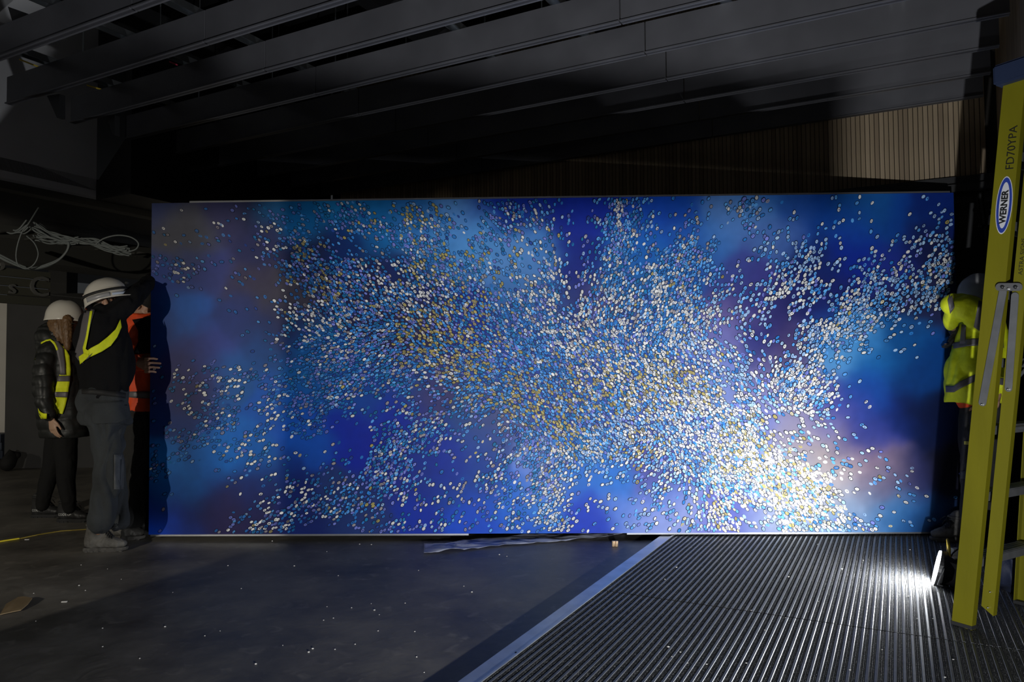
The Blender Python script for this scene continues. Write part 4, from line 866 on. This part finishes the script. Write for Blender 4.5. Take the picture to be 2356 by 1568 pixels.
# ------------------------------------------------------------------ step ladder
M_fg = mat('yellow_fibreglass', (.15, .137, .003), .45, var=.12, scale=3, bump=.04, bscale=40, stretch=(2, 2, .5))
M_gal = mat('dull_galvanised_steel', (.22, .225, .23), .45, .6, var=.15, scale=12); M_cap = mat('dark_blue_plastic', (.015, .025, .06), .5)
M_scr = mat('bright_rivet', (.8, .8, .8), .25, 1)
LF = FL(2212, 1441, ZM); WD = Vector((.5, -.85, 0)).normalized(); SD = Vector((.85, .5, 0)).normalized()
lad = empty('step_ladder', LF); tag(lad, 'tall yellow fibreglass stepladder standing closed on the mat at the right edge', 'ladder')
LTop = LF + WD*.29 + Vector((0, 0, 2.42))
def chan(name, p0, p1, w, d, th, cutang=0.0):
    ax = (p1-p0).normalized(); wd = (WD-ax*WD.dot(ax)).normalized(); nd = SD
    bm = bmesh.new(); P = [(-w/2, 0), (w/2, 0), (w/2, d), (w/2-th, d), (w/2-th, th), (-w/2+th, th), (-w/2+th, d), (-w/2, d)]
    A = []; 
    for p, q_ in ((p0, 0), (p1, 1)):
        A.append([bm.verts.new(p + wd*a + nd*b - (ax*(cutang*(a+w/2)) if q_ == 0 else Vector((0, 0, 0)))) for a, b in P])
    n = len(P)
    for i in range(n): bm.faces.new((A[0][i], A[1][i], A[1][(i+1) % n], A[0][(i+1) % n]))
    for R_ in A:
        for idx in ((0, 1, 4, 5), (1, 2, 3, 4), (0, 5, 6, 7)): bm.faces.new([R_[i] for i in idx])
    return obj(name, bm, M_fg, lad)
Lax = (LTop-LF).normalized()
r1 = chan('front_rail', LF, LTop, .088, .034, .004)
K2 = W(2272, 1398, 3.27); T2 = K2 + Lax*2.28
r2 = chan('rear_rail', K2, T2, .052, .03, .004, .5)
F3 = LF + SD*.56; T3 = LTop + SD*.36
chan('front_rail', F3 + SD*.034, T3 + SD*.034, .088, -.034, -.004)
chan('rear_rail', F3 + WD*.116 + Vector((0, 0, .08)), T3 + WD*.09, .052, -.03, -.004)
for k in range(7):
    z = .34+.3*k - .02; a = LF + Lax*z + SD*.006; fr = .55-.2*z/2.42
    bm = bmesh.new(); box(bm, a + SD*(fr/2), SD*(fr/2), WD*.038, (0, 0, .003)); box(bm, a + SD*(fr/2) - WD*.036 - Vector((0, 0, .018)), SD*(fr/2), WD*.002, (0, 0, .018)); box(bm, a + SD*(fr/2) + WD*.036 - Vector((0, 0, .018)), SD*(fr/2), WD*.002, (0, 0, .018))
    for g in range(4): box(bm, a + SD*(fr/2) + WD*(-.027+.018*g) + Vector((0, 0, .0038)), SD*(fr/2), WD*.003, (0, 0, .001))
    obj('step', bm, M_gal, lad)
for k in range(6):
    z = .5+.3*k; a = K2 + Lax*z + SD*.02; bm = bmesh.new(); tube(bm, [a, a+SD*(.5-.2*z/2.42)], .008, 8); obj('rear_brace', bm, M_gal, lad) if k in (1, 4) else bm.free()
bm = bmesh.new(); tube(bm, [K2+Lax*1.0+SD*.03, K2+Lax*1.28+SD*.46], .007, 8); obj('diagonal_brace', bm, M_gal, lad)
bm = bmesh.new(); box(bm, LTop + SD*.18 + WD*.04 + Vector((0, 0, .03)), SD*.22, WD*.11, (0, 0, .045)); bmesh.ops.bevel(bm, geom=bm.edges[:], offset=.01, segments=2, affect='EDGES'); obj('top_cap', bm, M_cap, lad)
bm = bmesh.new(); box(bm, LF + SD*.017 + Vector((0, 0, .008)), SD*.02, WD*.047, (0, 0, .008)); obj('rubber_foot', bm, M_soleb, lad); bm = bmesh.new(); box(bm, F3 + SD*.017 + Vector((0, 0, .008)), SD*.02, WD*.047, (0, 0, .008)); obj('rubber_foot', bm, M_soleb, lad)
# folded spreader: a bracket and two arms on the near side
def onL(x, y, out=.0):                 # point on the near ladder side plane
    d = ray(x, y); n = SD; k = ((LF-CAMP).dot(n)-out)/d.dot(n); return CAMP + d*k
def bar(name, a, b, w, out, m, th=.004):
    A, B = onL(*a, out), onL(*b, out); ax = (B-A).normalized(); sd = SD.cross(ax).normalized(); bm = bmesh.new()
    n = 8; V0 = []
    for s_, c_ in ((1, B), (-1, A)):
        for k in range(n+1):
            an = -PI/2+PI*k/n; V0.append(c_ + (ax*s_)*(w/2*math.cos(an)) + sd*(s_*w/2*math.sin(an)))
    P0 = [bm.verts.new(p) for p in V0]; P1 = [bm.verts.new(p-SD*th) for p in V0]; bm.faces.new(P0); bm.faces.new(P1[::-1])
    for i in range(len(P0)): bm.faces.new((P0[i], P1[i], P1[(i+1) % len(P0)], P0[(i+1) % len(P0)]))
    return obj(name, bm, m, lad)
def rivet(x, y, out, par, r=.005):
    p = onL(x, y, out); bm = bmesh.new(); tube(bm, [p, p-SD*.004], r, 10); obj('rivet', bm, M_scr, par, True)
a = bar('spreader_arm', (2308, 672), (2261, 926), .031, .006, M_gal); rivet(2260, 930, .011, a)
a = bar('spreader_arm', (2336, 680), (2321, 893), .029, .006, M_gal); rivet(2320, 895, .011, a)
a = bar('spreader_bracket', (2301, 660), (2343, 660), .034, .014, mat('bright_bracket_steel', (.4, .4, .4), .35, .8)); 
for (x, y) in ((2307, 660), (2337, 660)):
    p = onL(x, y, .019); bm = bmesh.new(); tube(bm, [p, p-SD*.003], .008, 10); obj('bolt', bm, M_track, a, True)
rivet(2320, 664, .019, a, .004)
for (x, y) in ((2279, 1361), (2274, 1397)): rivet(x, y, .003, r2, .004)
# writing on the rails
def oval(px_, py_, w_, h_, m, out, par, name):
    c = onL(px_, py_, out); bm = bmesh.new(); wdn = (WD-Lax*WD.dot(Lax)).normalized(); A = [bm.verts.new(c + wdn*(w_/2*math.cos(2*PI*k/32)) + Lax*(h_/2*math.sin(2*PI*k/32))) for k in range(32)]; B = [bm.verts.new(v.co+SD*.0006) for v in A]
    bm.faces.new(A); bm.faces.new(B[::-1])
    for i in range(32): bm.faces.new((A[i], B[i], B[(i+1) % 32], A[(i+1) % 32]))
    return obj(name, bm, m, par)
M_wl = mat('white_sticker', (.55, .55, .58), .4); M_bs = mat('blue_sticker', (.02, .045, .28), .4); M_bkp = mat('black_print', (.01, .01, .01), .5)
lab = oval(2310, 472, .066, .25, M_wl, .0015, r1, 'maker_label'); oval(2310, 472, .060, .24, M_bs, .0030, r1, 'maker_label').name = 'label_ring'
oval(2310, 472, .040, .20, M_wl, .0045, r1, 'label_field')
wdn = (WD-Lax*WD.dot(Lax)).normalized()
place_text('lettering', 'WERNER', .036, M_bkp, r1, onL(2310, 476, .006), Lax, -wdn, .0006, .0012, .98)
place_text('lettering', 'FD70YPA', .047, M_bkp, r1, onL(2328, 340, .003), Lax, -wdn, .0006, -.0004, 1.0)
place_text('lettering', 'ASTRA SIGNS', .024, M_bkp, r2, K2 + Lax*(onL(2344, 585).z-K2.z) - SD*.0015, Lax, -wdn, .0006, -.0003, 1.1)

# ------------------------------------------------------------------ flood lamp on the mat
lampo = empty('flood_lamp', LAMP_C - Vector((0, 0, LAMP_C.z-ZM))); tag(lampo, 'small round work lamp glaring on the mat in front of the painting', 'lamp')
n = LAMP_N; sdv = n.cross(Vector((0, 0, 1))).normalized(); upv = sdv.cross(n)
def disc(bm, c, r_, d0, d1, seg=32, r2=None):
    A = [bm.verts.new(c + n*d0 + (sdv*math.cos(2*PI*k/seg)+upv*math.sin(2*PI*k/seg))*r_) for k in range(seg)]; B = [bm.verts.new(c + n*d1 + (sdv*math.cos(2*PI*k/seg)+upv*math.sin(2*PI*k/seg))*(r2 or r_)) for k in range(seg)]
    bm.faces.new(A[::-1]); bm.faces.new(B)
    for i in range(seg): bm.faces.new((A[i], A[(i+1) % seg], B[(i+1) % seg], B[i]))
bm = bmesh.new(); disc(bm, LAMP_C, .092, .001, .009); obj('lens', bm, mat('glowing_lens', (1, 1, 1), .3, emit=(.95, .97, 1), es=40), lampo)
M_lb = mat('black_lamp_body', (.015, .015, .016), .45); M_ly = mat('yellow_lamp_plastic', (.6, .42, .02), .4)
bm = bmesh.new(); disc(bm, LAMP_C, .097, -.03, .0005); disc(bm, LAMP_C, .06, -.075, -.03, r2=.09); obj('housing', bm, M_lb, lampo)
for k in range(5):
    bm = bmesh.new(); box(bm, LAMP_C - n*.055 + sdv*(-.05+.025*k), n*.03, sdv*.002, upv*.06); obj('cooling_fin', bm, M_lb, lampo)
hc_ = W(2178, 1268, 4.03)
bm = bmesh.new(); tube(bm, [hc_+Vector((.028, .03, -.06)), hc_+Vector((.02, .02, .01)), hc_+Vector((.008, 0, .065)), hc_+Vector((-.002, -.03, .02)), hc_+Vector((-.01, -.04, -.05))], .007, 8); o = obj('handle', bm, M_ly, lampo, True); o['label'] = 'yellow carrying handle'
bm = bmesh.new(); c = LAMP_C - n*.05; c.z = ZM+.002; tube(bm, [c+sdv*.1+Vector((0, 0, .008))-n*.04, c+sdv*.11+Vector((0, 0, .008))+n*.05, c+sdv*.1+Vector((0, 0, .1))+n*.02], .007, 8); tube(bm, [c-sdv*.1+Vector((0, 0, .008))-n*.04, c-sdv*.11+Vector((0, 0, .008))+n*.05, c-sdv*.1+Vector((0, 0, .1))+n*.02], .007, 8)
tube(bm, [c+sdv*.1+Vector((0, 0, .008))-n*.04, c-sdv*.1+Vector((0, 0, .008))-n*.04], .007, 8); obj('stand', bm, M_lb, lampo, True)
bm = bmesh.new(); c = LAMP_C - n*.11; box(bm, c-Vector((0, 0, .02)), n*.05, sdv*.04, (0, 0, .05)); bmesh.ops.bevel(bm, geom=bm.edges[:], offset=.008, segments=2, affect='EDGES'); obj('battery', bm, M_lb, lampo)
bm = bmesh.new(); ell(bm, W(2184, 1324, 3.97), (.005, 0, 0), (0, .005, 0), (0, 0, .005), 8); o = obj('indicator', bm, mat('red_indicator', (.5, 0, .02), .4, emit=(1, .02, .08), es=1.5), lampo, True); o['label'] = 'small glowing red indicator'
cable([(2197, 1295, 4.05), (2186, 1290, 4.2), (2190, 1275, 4.35), (2205, 1262, 4.5), (2225, 1256, 4.6)], .005, 'thin dark cable looping behind the lamp towards the ladder', name='power_cable', m=M_strap)
bm = bmesh.new(); box(bm, W(2197, 1255, 4.55), (.018, 0, 0), (0, .018, 0), (0, 0, .03)); box(bm, W(2193, 1262, 4.53), (.022, 0, -.008), (0, .014, 0), (0, 0, .008)); 
o = obj('cable_plug', bm, mat('pale_grey_plastic', (.3, .3, .28), .5)); tag(o, 'pale grey plug and clip behind the lamp beside the yellow ladder rail', 'plug'); zmin = min(v.co.z for v in o.data.vertices); o.location.z = ZM-zmin

# ------------------------------------------------------------------ small things on the floor
# crumpled translucent sheet
edgeT = [(955, 1274), (1005, 1269), (1060, 1258), (1120, 1250), (1180, 1245), (1250, 1240), (1320, 1235), (1380, 1231), (1430, 1228)]
edgeB = [(975, 1275), (1012, 1270), (1060, 1266), (1120, 1260), (1180, 1254), (1250, 1249), (1320, 1243), (1380, 1236), (1438, 1230)]
edgeT = [(976, 1252), (1020, 1252), (1065, 1244), (1120, 1239), (1180, 1235), (1250, 1231), (1320, 1229), (1380, 1227.5), (1436, 1226.5)]
bm = bmesh.new(); G = []
nu_ = 60; nv_ = 12
for i in range(nu_+1):
    t = i/nu_*8; k = min(int(t), 7); f_ = t-k; r_ = []
    for j in range(nv_+1):
        s_ = j/nv_; ax_ = edgeT[k][0]*(1-f_)+edgeT[k+1][0]*f_; ay_ = edgeT[k][1]*(1-f_)+edgeT[k+1][1]*f_; bx = edgeB[k][0]*(1-f_)+edgeB[k+1][0]*f_; by = edgeB[k][1]*(1-f_)+edgeB[k+1][1]*f_
        p = FL(ax_*(1-s_)+bx*s_, ay_*(1-s_)+by*s_, .004)
        p.z = .006 + .022*abs(noise.noise(Vector((p.x*3.2, p.y*14, 2)))) + .01*abs(noise.noise(Vector((p.x*9, p.y*30, 5)))); r_.append(bm.verts.new(p))
    G.append(r_)
for i in range(nu_):
    for j in range(nv_): bm.faces.new((G[i][j], G[i+1][j], G[i+1][j+1], G[i][j+1]))
o = obj('plastic_sheet', bm, mat('milky_plastic_film', (.55, .58, .72), .25, spec=.6, alpha=.55), None, True); tag(o, 'crumpled milky plastic sheet lying under the front of the painting', 'plastic sheet')
md = o.modifiers.new('t', 'SOLIDIFY'); md.thickness = .001
M_dow = mat('pale_turned_wood', (.6, .42, .25), .5, var=.1)
for k, x in enumerate((1411.5, 1418.5)):
    c = FL(x, 1256); bm = bmesh.new(); tube(bm, [c+Vector((0, 0, .0005)), c+Vector((0, 0, .036))], .0105, 14, cap=False)
    o = obj('wooden_peg', bm, M_dow); tag(o, ('left' if k == 0 else 'right') + ' of two short wooden pegs standing on the floor before the painting', 'peg', 'wooden pegs on the floor')
# yellow strip / tape running behind the boots
def strip(name, pts, w_, h_, m, label, cat, z=0.):
    bm = bmesh.new(); P = [FL(x, y, z) for x, y in pts]; tube(bm, [p+Vector((0, 0, h_)) for p in P], [(w_, h_)]*len(P), 8, side=(0, 1, 0)); return tag(obj(name, bm, m, None, True), label, cat)
strip('yellow_cord', [(-30, 1252), (10, 1245), (43, 1240)], .011, .006, mat('bright_yellow_tape', (.75, .6, .03), .5), 'bright yellow end of the tape at the left edge of the floor', 'tape')
strip('yellow_cord', [(43, 1240), (90, 1230), (140, 1222), (200, 1218), (260, 1214), (345, 1207), (420, 1200)], .006, .004, mat('dull_yellow_tape', (.30, .22, .03), .5), 'thin dull yellow cord running across the floor behind the boots', 'cord')
c0 = [(0, 1414), (22, 1409), (48, 1404), (64, 1394), (74, 1384), (55, 1381), (42, 1382), (14, 1394)]
bm = bmesh.new(); A = [bm.verts.new(FL(x, y, .004)+Vector((0, 0, .02*max(0, (1405-y)/25)))) for x, y in c0]; B = [bm.verts.new(v.co+Vector((0, 0, .004))) for v in A]; bm.faces.new(A); bm.faces.new(B[::-1])
for i in range(8): bm.faces.new((A[i], B[i], B[(i+1) % 8], A[(i+1) % 8]))
tag(obj('cardboard_scrap', bm, mat('brown_card', (.2, .14, .07), .7, var=.2, scale=8)), 'torn curved scrap of brown card on the floor at lower left', 'card')
# bag beside the ladder
bm = bmesh.new(); c = FL(2352, 1392, ZM); c.y += .24; c.x += .12; box(bm, c+Vector((.05, 0, .115)), (.14, 0, 0), (0, .11, 0), (0, 0, .115)); bmesh.ops.bevel(bm, geom=bm.edges[:], offset=.05, segments=3, affect='EDGES')
bg = tag(obj('tool_bag', bm, mat('navy_canvas', (.012, .018, .045), .7, bump=.2), None, True), 'navy blue tool bag with a yellow mark behind the ladder foot', 'bag')
bm = bmesh.new(); q = c+Vector((.0, -.112, .09)); box(bm, q, (.02, 0, 0), (0, .002, 0), (0, 0, .018)); obj('mark', bm, mat('bag_mark', (.5, .42, .02), .6), bg)
# specks of plaster on the concrete and mat
bm = bmesh.new()
for k in range(90):
    if k < 55: p = FL(random.uniform(60, 1500), random.uniform(1240, 1560)); z = 0
    else: p = FL(random.uniform(1500, 2200), random.uniform(1250, 1560), ZM); z = ZM
    if z == 0 and p.dot(RS) > S0-.02: continue
    if z and p.dot(RS) < S1+.02: continue
    r_ = random.choice((.0015, .002, .002, .003)); box(bm, (p.x, p.y, z+r_*.6+.0002), (r_*1.3, r_*.3, 0), (-r_*.4, r_, 0), (0, 0, r_*.6))
o = obj('plaster_crumbs', bm, mat('white_plaster', (.6, .58, .54), .8)); tag(o, 'scattered tiny white plaster crumbs on floor and mat', 'debris', kind='stuff')
for k, (x, y, l) in enumerate(((62, 1241, 'flat pale flake on the floor near the yellow tape'), (148, 1384, 'tiny white chip on the floor right of the card scrap'))):
    p = FL(x, y); bm = bmesh.new(); box(bm, p+Vector((0, 0, .002)), (.014, .002, 0), (-.002, .006, 0), (0, 0, .0018)); tag(obj('flake', bm, MATS['white_plaster']), l, 'flake')

# unseen shutter boards added to shape the panel fill light's beam
sy = L3P.y + .42
def thr(p): d = Vector(p)-L3P; return L3P + d*((sy-L3P.y)/d.y)
q0 = thr((-2.2, 5.27, .0)); q1 = thr((3.6, 5.2, 2.34)); bm = bmesh.new(); B_ = .22
for (x0, x1, z0, z1) in ((q0.x-B_, q0.x, .333, q1.z+.12), (q1.x, q1.x+B_, q0.z-.1, q1.z+.12), (q0.x, thr((2.45, 5.2, 0)).x, q1.z, q1.z+.09)):
    box(bm, ((x0+x1)/2, sy, (z0+z1)/2), ((x1-x0)/2, 0, 0), (0, .004, 0), (0, 0, (z1-z0)/2))
struct(obj('fill_light_shutter', bm, M_black))
# unseen blocker board and hood plate, added to cut the left work light
bm = bmesh.new(); box(bm, (-2.27, 1.65, 1.7), (.94, 0, 0), (0, .04, 0), (0, 0, 1.7)); box(bm, (-3.95, .45, 1.595), (.35, 0, 0), (0, .42, 0), (0, 0, .01)); struct(obj('left_light_blocker', bm, M_pale))
